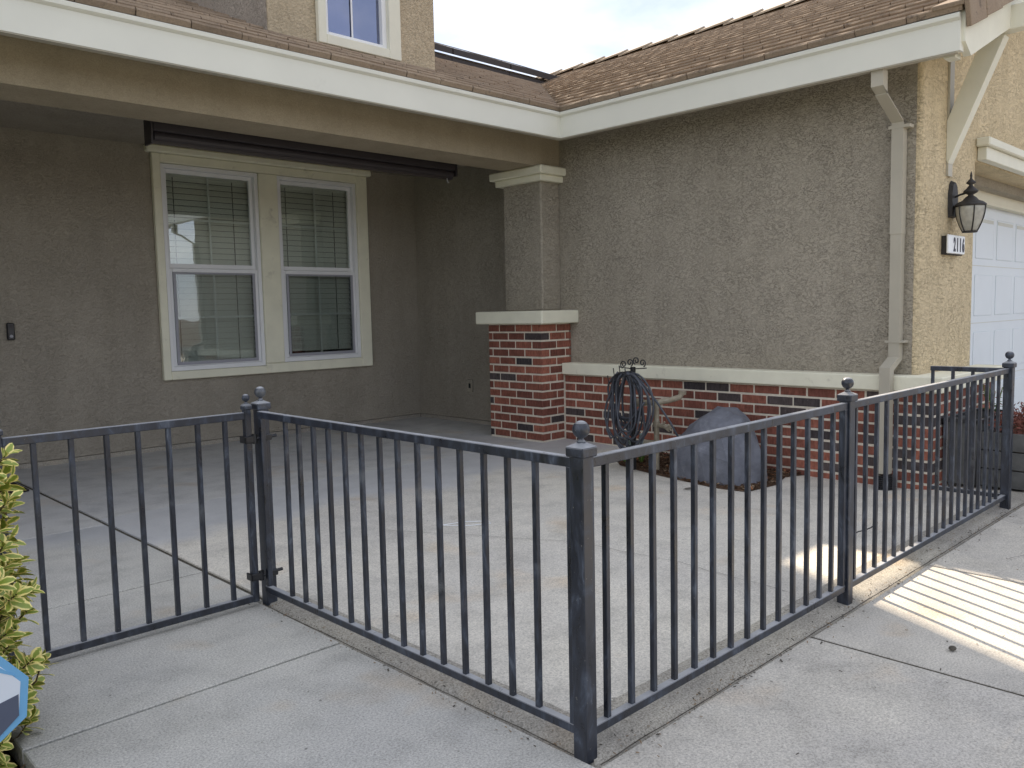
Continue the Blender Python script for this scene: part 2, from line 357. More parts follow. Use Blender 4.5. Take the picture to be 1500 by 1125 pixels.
# ------------------------------------------------------------------ ground, slabs
def sheet(name, m, x0, x1, y0, y1, z, th=.02, sub=0, kind='structure', ztop=None):
    bm = bmesh.new()
    if sub:
        nx = max(1, int((x1-x0)/sub)); ny = max(1, int((y1-y0)/sub)); vv = []
        bv = .003
        xs = [x0, x0+bv] + [x0+bv+(x1-x0-2*bv)*i/nx for i in range(1, nx)] + [x1-bv, x1]
        ys = [y0, y0+bv] + [y0+bv+(y1-y0-2*bv)*i/ny for i in range(1, ny)] + [y1-bv, y1]
        G = []
        for i, x in enumerate(xs):
            row = []
            for j, y in enumerate(ys):
                e = -.003 if (i in (0, len(xs)-1) or j in (0, len(ys)-1)) else 0
                wob = -.022 if (name == 'patio' and i < 2 and y < 3.12) else 0
                xx, yy = x, y
                if e:
                    xx += .0025*noise.noise(Vector((x*9, y*9, 1))); yy += .0025*noise.noise(Vector((x*9, y*9, 5)))
                row.append(bm.verts.new((xx, yy, z+e+wob+gz(x, y)+.0015*noise.noise(Vector((x*2, y*2, 3))))))
            G.append(row)
        for i in range(len(xs)-1):
            for j in range(len(ys)-1): bm.faces.new((G[i][j], G[i+1][j], G[i+1][j+1], G[i][j+1]))
        # skirts
        edge = [G[i][0] for i in range(len(xs))] + [G[-1][j] for j in range(1, len(ys))] + [G[i][-1] for i in range(len(xs)-2, -1, -1)] + [G[0][j] for j in range(len(ys)-2, 0, -1)]
        low = [bm.verts.new((v.co.x, v.co.y, v.co.z-th)) for v in edge]
        for k in range(len(edge)):
            k2 = (k+1) % len(edge); bm.faces.new((edge[k2], edge[k], low[k], low[k2]))
    else:
        add_box(bm, x0, x1, y0, y1, z-th, z)
    o = world_mesh(name, bm, m); tag(o, kind=kind); return o
box('ground', 'soil', None, -400, 400, -400, 400, -.35, -.095)['kind'] = 'structure'
sheet('road', 'asphalt', -400, 400, -24, -14, -.07, .02)
sheet('lawn', 'grass', -60, -1.2, -13, 3, -.06, .03)
box('joint_bed', 'groove', None, .56, 14, -10, 1.49, -.09, -.024)['kind'] = 'structure'
box('joint_bed_left', 'groove', None, .56, 1.69, 1.495, 3.1, -.09, -.024)['kind'] = 'structure'
box('joint_bed_porch', 'groove', None, -1.4, 5.6, 3.105, 7.3, -.12, -.068)['kind'] = 'structure'
boxes('joint_filler', 'groove', None, [(1.572, 1.598, 3.1, 7.3, -.04, -.008), (1.6, 5.7, 5.084, 5.103, -.04, -.0035), (3.574, 3.586, 5.104, 7.3, -.04, -.003), (-1.2, 1.571, 3.648, 3.672, -.04, -.004), (-1.2, 1.571, 4.934, 4.946, -.04, -.003),
   (.56, 1.549, 2.470, 2.49, -.04, -.009), (2.695, 2.715, -.9, 1.30, -.04, -.004), (3.796, 3.815, -.9, 1.29, -.04, -.004)])['kind'] = 'structure'
J = .0075
sheet('walkway_slab', 'walk', .545, 1.548, 2.48+J, 3.098, 0, .06, .25)
sheet('walkway_slab', 'walk', .545, 1.574, 3.100, 3.66-J, 0, .06, .25)
sheet('walkway_slab', 'walk', .545, 1.545, -.9, 2.48-J, 0, .06, .25)
sheet('walkway_slab', 'drive', 1.552, 2.70, -.9, 1.30, -.002, .06, .25)
sheet('driveway_slab', 'drive', 2.712, 3.80, -.9, 1.292, 0, .06, .25)
sheet('driveway_slab', 'drive', 3.812, 14, -.9, 1.288, 0.002, .06, .4)
sheet('driveway_slab', 'drive', 5.62, 14, 1.296, 2.3, 0.001, .06, .4)
sheet('driveway_slab', 'drive', .545, 14, -10, -.91, 0, .06, 0)
sheet('porch_slab', 'walk', -1.3, .54, 3.12, 3.66-J, .001, .06, 0)
sheet('porch_slab', 'walkband', -1.3, 1.574, 3.66+J*.6, 4.94-.002, 0, .06, .3)
sheet('porch_slab', 'porchc', -1.3, 1.574, 4.94+.002, 7.36, 0, .06, .3)
sheet('porch_slab', 'porchc', 1.597, 3.577, 5.097, 7.36, 0.001, .06, .3)
sheet('porch_slab', 'porchc', 3.583, 5.76, 5.097, 7.36, 0.001, .06, .3)
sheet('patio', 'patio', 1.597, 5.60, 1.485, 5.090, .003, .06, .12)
# kerb strips under the fence: rough, sloping outwards
def kerb(name, pts_in, pts_out, zi, zo):
    bm = bmesh.new(); n = 60; rows = []
    for i in range(n+1):
        t = i/n; a = Vector(pts_in[0]).lerp(Vector(pts_in[1]), t); b_ = Vector(pts_out[0]).lerp(Vector(pts_out[1]), t); r = []
        for j in range(7):
            s = j/6; p = a.lerp(b_, s)
            z = zi + (zo-zi)*smoothstep(0, 1, s) + .0025*noise.noise(Vector((p.x*14, p.y*14, 0)))
            if j == 6: z -= .02; p += (b_-a).normalized()*.008*noise.noise(Vector((p.x*7, p.y*7, 2)))
            r.append(bm.verts.new((p.x, p.y, z)))
        rows.append(r)
    for A, B in zip(rows, rows[1:]):
        for j in range(6): bm.faces.new((A[j], A[j+1], B[j+1], B[j]))
    bmesh.ops.recalc_face_normals(bm, faces=bm.faces)
    for f in bm.faces:
        if f.normal.z < 0: f.normal_flip()
    o = world_mesh(name, bm, 'strip', smooth=True); tag(o, kind='structure'); return o
kerb('kerb_strip', ((1.700, 3.10), (1.700, 1.50)), ((1.553, 3.10), (1.553, 1.31)), .010, .000)
kerb('kerb_strip', ((1.695, 1.492), (5.62, 1.492)), ((1.545, 1.302), (5.62, 1.302)), .010, -.002)
def groundline(name, m, pts, wd, z, wig=1.0):
    bm = bmesh.new(); pv = None
    P = []
    for a, b_ in zip(pts, pts[1:]):
        a, b_ = Vector((*a, 0)), Vector((*b_, 0)); k = max(2, int((b_-a).length/.03))
        for i in range(k): P.append(a.lerp(b_, i/k))
    for i, p in enumerate(P):
        d = (P[min(i+1, len(P)-1)] - P[max(i-1, 0)]).normalized(); nrm = Vector((-d.y, d.x, 0))
        q = p + nrm*.012*wig*noise.noise(p*11) + nrm*.02*wig*noise.noise(p*3.1); ww = wd*(.6+.9*abs(noise.noise(p*20)))
        zz = z + gz(q.x, q.y)
        a = bm.verts.new(q + nrm*ww/2 + Vector((0, 0, zz))); c_ = bm.verts.new(q - nrm*ww/2 + Vector((0, 0, zz)))
        if pv: bm.faces.new((pv[0], pv[1], c_, a))
        pv = (a, c_)
    for f in bm.faces:
        f.normal_update()
        if f.normal.z < 0: f.normal_flip()
    o = world_mesh(name, bm, m); tag(o, kind='structure'); return o
groundline('crack', 'crack', [(2.55, 3.6), (2.75, 3.25), (2.893, 2.949), (3.045, 2.701), (3.111, 2.101), (3.05, 1.6), (3.04, 1.50)], .0035, .0085)
groundline('crack', 'crack', [(4.1, 1.05), (4.5, .95), (5.2, 1.0)], .003, .0095)
groundline('crack', 'crack', [(1.551, 3.05), (1.551, 1.304)], .007, .001, .25)
groundline('crack', 'crack', [(1.56, 1.303), (5.5, 1.303)], .006, .0015, .25)
groundline('chalk_line', 'chalk', [(.2, 5.36), (1.0, 5.352), (1.57, 5.35)], .006, .0065)

# ------------------------------------------------------------------ house
H = tag(empty('house', (5.6, 5, 0)), 'tan stucco house with walls shaded taupe, red brick base, brown tile roof and cream gutter', 'house')
YW = 7.33; XN = 5.73; XW = 5.63; XBR = 5.53; YB = 5.088; YBB = 5.47; ZB = 2.417
def wall_open(name, m, parent, x0, x1, y0, y1, z0, z1, ox0, ox1, oz0, oz1):
    return boxes(name, m, parent, [(x0, ox0, y0, y1, z0, z1), (ox1, x1, y0, y1, z0, z1), (ox0, ox1, y0, y1, z0, oz0), (ox0, ox1, y0, y1, oz1, z1)])
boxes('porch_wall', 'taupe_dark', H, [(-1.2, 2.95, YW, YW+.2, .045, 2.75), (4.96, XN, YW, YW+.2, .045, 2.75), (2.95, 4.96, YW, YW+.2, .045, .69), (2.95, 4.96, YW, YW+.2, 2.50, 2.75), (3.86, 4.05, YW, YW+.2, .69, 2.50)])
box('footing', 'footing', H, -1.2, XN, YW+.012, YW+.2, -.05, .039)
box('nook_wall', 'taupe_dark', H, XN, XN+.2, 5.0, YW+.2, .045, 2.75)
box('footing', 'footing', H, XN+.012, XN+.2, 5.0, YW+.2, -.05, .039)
box('porch_light_blocker', 'taupe_dark', H, -1.3, -1.2, 5.1, YW+.2, 0, 2.75)  # unseen end wall added to keep the window wall dark
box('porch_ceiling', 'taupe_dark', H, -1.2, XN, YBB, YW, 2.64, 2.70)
box('porch_beam', 'beamst', H, -1.6, XW, YB, YBB, ZB, 2.85)
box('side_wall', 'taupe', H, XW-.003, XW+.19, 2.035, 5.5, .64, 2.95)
# garage front wall with the rounded corner in ochre
bm = bmesh.new(); add_box(bm, XW, 6.66, 2.0, 2.2, .64, 2.95)
es = [e for e in bm.edges if all(abs(v.co.x-XW) < 1e-4 and abs(v.co.y-2.0) < 1e-4 for v in e.verts)]
bmesh.ops.bevel(bm, geom=es, offset=.03, segments=4, affect='EDGES', profile=.5)
# gable above, following the pitch
P_ = .425
def prism(bm, poly, y0, y1):
    a = [bm.verts.new((x, y0, z)) for x, z in poly]; b_ = [bm.verts.new((x, y1, z)) for x, z in poly]
    bm.faces.new(a); bm.faces.new(b_[::-1])
    for i in range(len(poly)):
        j = (i+1) % len(poly); bm.faces.new((a[j], a[i], b_[i], b_[j]))
    bmesh.ops.recalc_face_normals(bm, faces=bm.faces)
prism(bm, [(6.66, 2.16), (14.3, 2.16), (9.95, 4.6), (6.66, 3.3), (6.66, 2.95)], 2.0, 2.2)
prism(bm, [(5.7, 2.95), (6.66, 2.95), (6.66, 3.3)], 2.0, 2.2)
add_box(bm, 11.5, 14.3, 2.0, 2.2, -.05, 2.16)
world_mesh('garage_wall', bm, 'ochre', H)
box('garage_lintel', 'taupe', H, 6.5, 11.6, 2.2, 2.30, 2.085, 2.5)
box('header_trim', 'header', H, 6.6, 11.6, 2.30, 2.36, 1.985, 2.4)
boxes('garage_jamb', 'header', H, [(6.62, 6.72, 2.202, 2.40, -.05, 2.0)])
gd = box('garage_door', 'garage', H, 6.7, 11.5, 2.37, 2.41, -.03, 2.02)
for r_ in range(4):
    for c_ in range(8):
        x0 = 6.78+c_*.59; z0 = .03+r_*.5
        bm = bmesh.new(); add_box(bm, x0, x0+.49, 2.3655, 2.3715, z0, z0+.36, .006)
        world_mesh('raised_panel', bm, 'garage', gd)
        if r_ == 3: pass
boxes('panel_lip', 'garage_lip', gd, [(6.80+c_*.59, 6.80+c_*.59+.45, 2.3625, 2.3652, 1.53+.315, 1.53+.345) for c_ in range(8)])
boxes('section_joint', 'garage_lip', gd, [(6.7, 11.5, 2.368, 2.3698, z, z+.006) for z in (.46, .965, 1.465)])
# trim board over the garage opening
tb = boxes('opening_trim', 'cream_wood', H, [(6.70, 11.8, 1.935, 1.998, 2.17, 2.262)], .004)
boxes('trim_cap', 'cream_wood', tb, [(6.66, 11.85, 1.905, 1.998, 2.264, 2.325)], .008)
# hidden bulk so that light does not leak
boxes('hidden_light_blocker', 'dark', H, [(5.95, 14.2, 8.9, 9.0, 0, 4.0), (14.2, 14.3, 2.1, 9.0, 0, 2.9), (-1.3, 6, 12, 12.1, 0, 3), (5.86, 14.2, 2.5, 2.6, 0, 2.7)])

# second storey bay, and an unseen mass added to trim the sun patch
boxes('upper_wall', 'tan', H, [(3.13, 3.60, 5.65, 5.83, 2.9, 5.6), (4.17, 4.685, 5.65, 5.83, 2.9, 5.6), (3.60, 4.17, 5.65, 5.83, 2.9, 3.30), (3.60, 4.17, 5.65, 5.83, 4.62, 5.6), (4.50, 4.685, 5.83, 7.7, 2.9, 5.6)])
boxes('upper_side_wall', stucco('stucco_tan_shaded', (.50, .43, .365), .1, .9, 1.3), H, [(3.124, 3.31, 5.664, 7.7, 2.9, 5.6)])  # greyer copy of the tan stucco, this side's shade painted in
boxes('unseen_sun_blocker', 'tan', H, [(-1.2, 6.18, 7.62, 12.5, 3.6, 6.9)])
boxes('upper_roof', 'tile', H, [(2.8, 5.0, 5.3, 7.8, 5.6, 5.75)])
box('dark_interior', 'dark', H, 3.45, 4.4, 6.1, 6.15, 3.1, 4.8)

def muntins(name, m, p, x0, x1, z0, z1, y, w_=.012):
    xm = (x0+x1)/2; zm = (z0+z1)/2
    return boxes(name, m, p, [(xm-w_/2, xm+w_/2, y, y+.008, z0, z1), (x0, xm-w_/2, y, y+.008, zm-w_/2, zm+w_/2), (xm+w_/2, x1, y, y+.008, zm-w_/2, zm+w_/2)])
def window(x0, x1, z0, z1, zm, y, glass_u='glass'):
    """double hung: outer frame, upper sash, lower sash with screen, blind behind"""
    f = boxes('window', 'vinyl', H, [(x0, x0+.035, y-.03, y+.09, z0, z1), (x1-.035, x1, y-.03, y+.09, z0, z1), (x0+.035, x1-.035, y-.03, y+.09, z0, z0+.04), (x0+.035, x1-.035, y-.03, y+.09, z1-.035, z1)], .003)
    a0, a1 = x0+.036, x1-.036
    boxes('sash', 'vinyl', f, [(a0, a0+.03, y+.015, y+.055, zm, z1-.036), (a1-.03, a1, y+.015, y+.055, zm, z1-.036), (a0+.03, a1-.03, y+.015, y+.055, zm+.001, zm+.04), (a0+.03, a1-.03, y+.015, y+.055, z1-.07, z1-.036)], .002)
    box('pane', glass_u, f, a0+.028, a1-.028, y+.03, y+.034, zm+.038, z1-.068)
    boxes('sash', 'vinyl', f, [(a0, a0+.028, y-.012, y+.012, z0+.041, zm-.003), (a1-.028, a1, y-.012, y+.012, z0+.041, zm-.003), (a0+.028, a1-.028, y-.016, y+.012, zm-.035, zm-.002), (a0+.028, a1-.028, y-.012, y+.012, z0+.041, z0+.07)], .002)
    boxes('screen_frame', 'screenframe', f, [(a0+.030, a0+.055, y-.022, y-.013, z0+.05, zm-.036), (a1-.055, a1-.030, y-.022, y-.013, z0+.05, zm-.036), (a0+.055, a1-.055, y-.022, y-.013, z0+.05, z0+.078), (a0+.055, a1-.055, y-.022, y-.013, zm-.052, zm-.036)], .001)
    box('insect_screen', 'screen', f, a0+.056, a1-.056, y-.019, y-.018, z0+.078, zm-.052)
    box('pane', 'glass', f, a0+.028, a1-.028, y+.0, y+.004, z0+.07, zm-.035)
    muntins('muntin', 'muntin', f, a0+.03, a1-.03, zm+.04, z1-.07, y+.038, .019)
    muntins('muntin', 'muntin', f, a0+.03, a1-.03, z0+.07, zm-.035, y+.006, .019)
    bm = bmesh.new(); n = int((z1-z0-.12)/.052)
    for k in range(n):
        z = z1-.10-k*.052
        vv = [bm.verts.new(c) for c in ((a0+.005, y+.078, z-.026), (a1-.005, y+.078, z-.026), (a1-.005, y+.098, z+.0245), (a0+.005, y+.098, z+.0245))]
        bm.faces.new(vv)
    o = world_mesh('blind', bm, 'blind', f); tag(o, kind='stuff')
    boxes('blind_rail', 'blind', f, [(a0, a1, y+.075, y+.11, z1-.085, z1-.045)])
    boxes('blind_cord', 'cord', f, [(a0+.11, a0+.116, y+.079, y+.083, z0+.05, z1-.09), (a1-.17, a1-.164, y+.079, y+.083, z0+.05, z1-.09)])
    box('room', 'dark', f, x0-.02, x1+.02, y+.19, y+.21, z0-.02, z1+.02)
    return f
window(2.955, 3.86, .695, 2.495, 1.60, YW)
window(4.055, 4.945, .715, 2.495, 1.60, YW)
tr = boxes('window_trim', 'cream_foam', H, [(2.885, 2.953, YW-.05, YW-.002, .62, 2.575), (4.947, 5.075, YW-.05, YW-.002, .62, 2.575), (3.862, 4.053, YW-.05, YW-.002, .715, 2.497), (2.953, 3.862, YW-.05, YW-.002, .62, .693), (3.862, 4.947, YW-.05, YW-.002, .62, .713), (2.953, 4.947, YW-.05, YW-.002, 2.499, 2.575)], .006)
boxes('trim_cap', 'cream_foam', tr, [(2.835, 5.115, YW-.085, YW-.002, 2.577, 2.64)], .012)
# upper window
uf = boxes('window', 'vinyl', H, [(3.59, 3.632, 5.64, 5.72, 3.29, 4.62), (4.137, 4.18, 5.64, 5.72, 3.29, 4.62), (3.632, 4.137, 5.64, 5.72, 3.29, 3.322), (3.86, 3.875, 5.665, 5.675, 3.322, 4.6)], .003)
box('pane', 'upglass', uf, 3.632, 4.137, 5.68, 5.684, 3.322, 4.6)
boxes('window_trim', 'cream_wood', H, [(3.525, 3.592, 5.60, 5.648, 3.215, 4.7), (4.178, 4.295, 5.60, 5.648, 3.215, 4.7), (3.592, 4.178, 5.60, 5.648, 3.215, 3.289)], .005)

# ---- bricks
PITCHZ = .0735; BH = .0590
_bc = {}
def brick(parent, x0, x1, y0, y1, z0, z1, black=False):
    d = (round(x1-x0, 3), round(y1-y0, 3), round(z1-z0, 3)); key = (*d, black)
    if key not in _bc:
        bm = bmesh.new(); add_box(bm, -d[0]/2, d[0]/2, -d[1]/2, d[1]/2, -d[2]/2, d[2]/2, .0035)
        me = bpy.data.meshes.new('brick'); bm.to_mesh(me); bm.free(); me.materials.append(M['brick_black' if black else 'brick_red']); _bc[key] = me
    o = bpy.data.objects.new('brick', _bc[key]); col.objects.link(o); o.parent = parent
    j = lambda s: random.uniform(-s, s)
    o.location = Vector(((x0+x1)/2+j(.0012), (y0+y1)/2+j(.0012), (z0+z1)/2+j(.001))) - world_of(parent)
    return o
pier = box('brick_pier', 'mortar', H, 5.2395, 5.60, 4.9815, 5.648, -.05, 1.045)
PX, PY, PYL = 5.236, 4.978, 5.652
blackL = {(4, 0), (12, 0), (6, 1), (6, 2), (13, 2), (9, 2)}
for r_ in range(14):
    z1 = 1.036 - r_*PITCHZ*1.005; z0 = z1-BH
    odd = r_ % 2
    cl = .182 if odd == 0 else .095      # length of the corner brick along the left face
    cr = .095 if odd == 0 else .182
    if r_ == 0: cl, cr = .12, .182
    cl = [.115, .205][odd]; cr = [.19, .10][odd]
    brick(pier, PX, PX+cr, PY, PY+cl, z0, z1, r_ == 1)
    y = PY+cl+.011; k = 0
    while y < PYL-.02:
        e = min(y+.194, PYL)
        brick(pier, PX, PX+.05, y, e, z0, z1, (r_, k) in blackL)
        y = e+.011; k += 1
    x = PX+cr+.011; lim = 5.622 if z0 > .68 else XBR-.012
    while x < lim-.015:
        e = min(x+.194, lim); brick(pier, x, e, PY, PY+.05, z0, z1, r_ == 11 and not odd == 0); x = e+.011
pc = boxes('pier_cap', 'cream_foam', H, [(5.15, 5.628, 4.885, 5.735, 1.045, 1.158)], .008)
boxes('pillar', 'taupe', H, [(5.385, 5.628, 5.095, 5.575, 1.158, 2.30)], .012)
# crown moulding, leaning a little out of true
bm = bmesh.new(); add_box(bm, 5.335, 5.628, 5.045, 5.625, 2.29, 2.345, .006); add_box(bm, 5.295, 5.627, 5.005, 5.665, 2.345, 2.415, .01)
world_mesh('pillar_capital', bm, 'cream_foam', H)

wains = boxes('brick_wainscot', 'mortar', H, [(XBR+.0035, XW+.1, 1.8595, 4.978, -.15, .585), (XW+.1, 6.72, 1.8595, 2.05, -.15, .585)])
YF0 = 1.856; rb = random.Random(5)
Wb = [(0, 3.38), (1, 3.33), (1, 2.66), (2, 2.86), (0, 2.27), (4, 3.35), (5, 2.15), (6, 1.98), (1, 1.95), (4, 4.75), (5, 3.9), (5, 2.4)]
for r_ in range(9):
    z1 = .578 - r_*PITCHZ; z0 = z1-BH; odd = r_ % 2
    joints = sorted([2.49-.0 + .205*n - (.1025 if odd else 0) for n in range(-4, 14)])
    ys = [YF0] + [j for j in joints if YF0+.05 < j < 4.93] + [4.975]
    for a, b_ in zip(ys, ys[1:]):
        bl = any(rr == r_ and a <= yy < b_ for rr, yy in Wb) or rb.random() < .06
        brick(wains, XBR, XBR+.06 if a > YF0 else XBR+(.1 if odd else .19), a+(.011 if a > YF0 else 0), b_, z0, z1, bl)
    x = XBR+(.1 if odd else .19)+.011
    while x < 6.70:
        e = min(x+.194, 6.73)
        if e-x > .02: brick(wains, x, e, YF0, YF0+.05, z0, z1, (r_, round(x, 1)) in ((3, 5.7), (2, 6.1)))
        x = e+.011
bm = bmesh.new()
add_box(bm, 5.49, XW-.001, 1.80, 4.977, .590, .690, .006); add_box(bm, XW+.0, 6.80, 1.80, 2.0, .590, .690, .006)
world_mesh('ledge', bm, 'cream_foam', H)

# ---- roofs
EX, EY, EZ = 5.205, 4.695, 2.79
RR = 4.78
cs = 1/math.sqrt(1+P_*P_); sn = P_*cs
def quadmesh(name, pts, m, parent):
    bm = bmesh.new(); bm.faces.new([bm.verts.new(p) for p in pts]); 
    r = bmesh.ops.extrude_face_region(bm, geom=list(bm.faces)); vv = [v for v in r['geom'] if isinstance(v, bmesh.types.BMVert)]
    bmesh.ops.translate(bm, verts=vv, vec=(0, 0, -.06)); bmesh.ops.recalc_face_normals(bm, faces=bm.faces)
    return world_mesh(name, bm, m, parent)
zr = EZ+P_*RR
roofL = quadmesh('porch_roof', [(-2, EY+.05, EZ+.011), (EX+.05, EY+.05, EZ+.011), (EX+RR, EY+RR, zr-.01), (-2, EY+RR, zr-.01)], 'tile', H)
quadmesh('roof_back', [(-2, EY+RR, zr-.035), (EX+RR, EY+RR, zr-.035), (EX+RR, EY+2*RR, EZ), (-2, EY+2*RR, EZ)], 'tile', H)
roofR = quadmesh('garage_roof', [(EX+.05, 1.66, EZ+.011), (EX+RR, 1.66, zr-.01), (EX+RR, EY+RR, zr-.01), (EX+.05, EY+.05, EZ+.011)], 'tile', H)
quadmesh('roof_back', [(EX+RR, 1.66, zr-.035), (EX+2*RR, 1.66, EZ), (EX+2*RR, EY+RR, EZ), (EX+RR, EY+RR, zr-.035)], 'tile', H)
TW, TE, TT = .302, .283, .037
def tile_mesh(w_, seed):
    """local x along eave, y up the slope, z normal; front edge at y=0"""
    rnd = random.Random(seed); bm = bmesh.new()
    L_ = TE+.05; nx = 4; top = []; bot = []
    for j, (yy, zz) in enumerate(((-.0, TT*.72), (.012, TT), (L_, TT*.18))):
        row = []
        for i in range(nx+1):
            x = -w_/2 + w_*i/nx
            dy = rnd.uniform(-.003, .003) if j == 0 else 0
            row.append(bm.verts.new((x, yy+dy, zz+(rnd.uniform(-.002, .002) if j < 2 else 0))))
        top.append(row)
    fr = [bm.verts.new((v.co.x, v.co.y+.001, -.004)) for v in top[0]]
    for A, B in zip(top, top[1:]):
        for i in range(nx): bm.faces.new((A[i], A[i+1], B[i+1], B[i]))
    for i in range(nx): bm.faces.new((fr[i], fr[i+1], top[0][i+1], top[0][i]))
    for s in (0, nx):
        bb = bm.verts.new((top[2][s].co.x, L_, -.004)); f = [fr[s], top[0][s], top[1][s], top[2][s], bb]
        bm.faces.new(f if s == 0 else f[::-1])
    me = bpy.data.meshes.new('tile'); bm.to_mesh(me); bm.free(); me.materials.append(M['tile']); return me
TM = [tile_mesh(TW-.006, s) for s in range(8)]
TMH = {}
cands = []
def tile_frame(side):
    if side == 'L': return Vector((1, 0, 0)), Vector((0, cs, sn)), Vector((0, -sn, cs))
    return Vector((0, -1, 0)), Vector((cs, 0, sn)), Vector((-sn, 0, cs))
rows = int(RR/cs/TE)+1
for side in 'LR':
    X_, Y_, Z_ = tile_frame(side)
    for r_ in range(rows):
        s = r_*TE - .02; run = s*cs
        if run > RR-.05: continue
        if side == 'L':
            lo, hi = .3, EX+run+.02
        else:
            lo, hi = 1.64, EY+run+.10
        n = int((hi-lo)/TW)+1
        for k in range(n):
            a = lo+k*TW; b_ = min(a+TW, hi)
            if b_-a < .05: continue
            m_ = (a+b_)/2
            if side == 'L':
                base = Vector((m_, EY, EZ)) + Y_*s
                if 3.2 < m_ < 4.6 and base.y > 5.75: continue
                if m_ < 3.2 and base.y > 7.5: continue
                if m_ < 6.0 and base.y > 7.6: continue
            else: base = Vector((EX, m_, EZ)) + Y_*s
            pp = px_of(base); 
            if pp is None: continue
            vis = -30 < pp[0] < 1530 and -30 < pp[1] < 1155
            if side == 'L' and not vis and m_ < 4.6: continue
            nv = (CAMP-base).normalized().dot(Z_)
            size = (1/pp[2])**2*max(.02, abs(nv)) * (1 if vis else .01)
            cands.append((size, side, base, b_-a, r_, k))
cands.sort(key=lambda c: -c[0])
bulk = {'L': bmesh.new(), 'R': bmesh.new()}
for idx, (size, side, base, wdt, r_, k) in enumerate(cands):
    X_, Y_, Z_ = tile_frame(side)
    rt_ = Matrix((X_, Y_, Z_)).transposed().to_4x4()
    par = roofL if side == 'L' else roofR
    me = TM[random.randrange(8)]; sc = wdt/TW
    jit = Matrix.Rotation(random.uniform(-.012, .012), 4, 'Z') @ Matrix.Rotation(random.uniform(0, .004), 4, 'X')
    mw = Matrix.Translation(base + Z_*random.uniform(0, .003) + Y_*random.uniform(-.006, .006)) @ rt_ @ jit @ Matrix.Diagonal((sc, 1, 1, 1))
    if idx < 290:
        o = bpy.data.objects.new('tile', me); col.objects.link(o); o.parent = par
        o.matrix_basis = Matrix.Translation(-world_of(par)) @ mw
    else:
        bmt = bmesh.new(); bmt.from_mesh(me); bmesh.ops.transform(bmt, matrix=mw, verts=bmt.verts)
        tmp = bpy.data.meshes.new('t'); bmt.to_mesh(tmp); bmt.free(); bulk[side].from_mesh(tmp); bpy.data.meshes.remove(tmp)
for s_, par in (('L', roofL), ('R', roofR)):
    tag(world_mesh('tile_field', bulk[s_], 'tile', par), kind='stuff')
# ridge caps of the garage roof
for k in range(24):
    y = 1.66+k*.43
    if y > EY+RR+.1: break
    bm = bmesh.new()
    xr = EX+RR; z = zr+.0
    for sgn in (-1, 1):
        vv = [(xr, y-.02, z+.105), (xr, y+.45, z+.075), (xr+sgn*.17, y+.45, z-.005), (xr+sgn*.17, y-.02, z+.025)]
        lo_ = [(a, b_, c-.022) for a, b_, c in vv]
        A = [bm.verts.new(v) for v in vv]; B = [bm.verts.new(v) for v in lo_]
        bm.faces.new(A); bm.faces.new(B[::-1])
        for i in range(4): bm.faces.new((A[i], B[i], B[(i+1) % 4], A[(i+1) % 4]))
    bmesh.ops.recalc_face_normals(bm, faces=bm.faces)
    world_mesh('ridge_tile', bm, 'ridge', roofR)
# rake tiles on the gable edge
for k in range(16):
    s = -.03 + k*TE
    base = Vector((EX, 1.60, EZ)) + Vector((cs, 0, sn))*s
    bm = bmesh.new()
    add_box(bm, 0, TE+.02, 0, .028, -.105, .045, .004); add_box(bm, 0, TE+.03, .0285, .20, .018, .044, .004)
    rot = Matrix.Rotation(-math.atan(P_)+.03, 4, 'Y')
    bmesh.ops.transform(bm, matrix=Matrix.Translation(base+Vector((0, -.004*(k % 2), .01))) @ rot, verts=bm.verts)
    world_mesh('rake_tile', bm, 'tile', roofR)
# barge board, soffit, outrigger, brace
def beam_between(bm, a, b_, w_, h, upv=Vector((0, 0, 1))):
    a, b_ = Vector(a), Vector(b_); d = (b_-a).normalized(); s = d.cross(upv).normalized(); u = s.cross(d)
    vv = []
    for p in (a, b_):
        vv.append([bm.verts.new(p + s*i*w_/2 + u*j*h/2) for i, j in ((-1, -1), (1, -1), (1, 1), (-1, 1))])
    A, B = vv; bm.faces.new(A[::-1]); bm.faces.new(B)
    for k in range(4): bm.faces.new((A[k], A[(k+1) % 4], B[(k+1) % 4], B[k]))
    bmesh.ops.recalc_face_normals(bm, faces=bm.faces)
bm = bmesh.new()
prism(bm, [(5.225, 2.62), (5.33, 2.560), (6.20, 2.93), (6.20, 2.98), (9.95, 4.66), (9.95, 4.80), (5.225, 2.79)], 1.635, 1.675)
world_mesh('barge_board', bm, 'cream_wood', H)
boxes('garage_eave_soffit', 'cream_wood', H, [(5.26, XW, 1.68, 1.995, 2.70, 2.72), (5.262, 5.36, 1.70, 1.76, 2.555, 2.585)])
bm = bmesh.new(); prism(bm, [(XW, 2.75), (9.95, 4.60), (9.95, 4.63), (XW, 2.78)], 1.676, 2.0); world_mesh('gable_soffit', bm, 'cream_wood', H)
box('outrigger', 'cream_wood', H, 6.06, 6.16, 1.42, 2.0, 2.86, 3.01, .004)
bm = bmesh.new(); xc = 6.11
a = [(2.0, 2.10), (1.985, 2.08), (1.665, 2.84), (1.80, 2.84), (2.0, 2.36)]
A = [bm.verts.new((xc-.045, y, z)) for y, z in a]; B = [bm.verts.new((xc+.045, y, z)) for y, z in a]
bm.faces.new(A); bm.faces.new(B[::-1])
for i in range(len(a)): j = (i+1) % len(a); bm.faces.new((A[j], A[i], B[i], B[j]))
bmesh.ops.recalc_face_normals(bm, faces=bm.faces); bmesh.ops.bevel(bm, geom=list(bm.edges), offset=.003, segments=1, affect='EDGES')
world_mesh('knee_brace', bm, 'cream_wood', H)
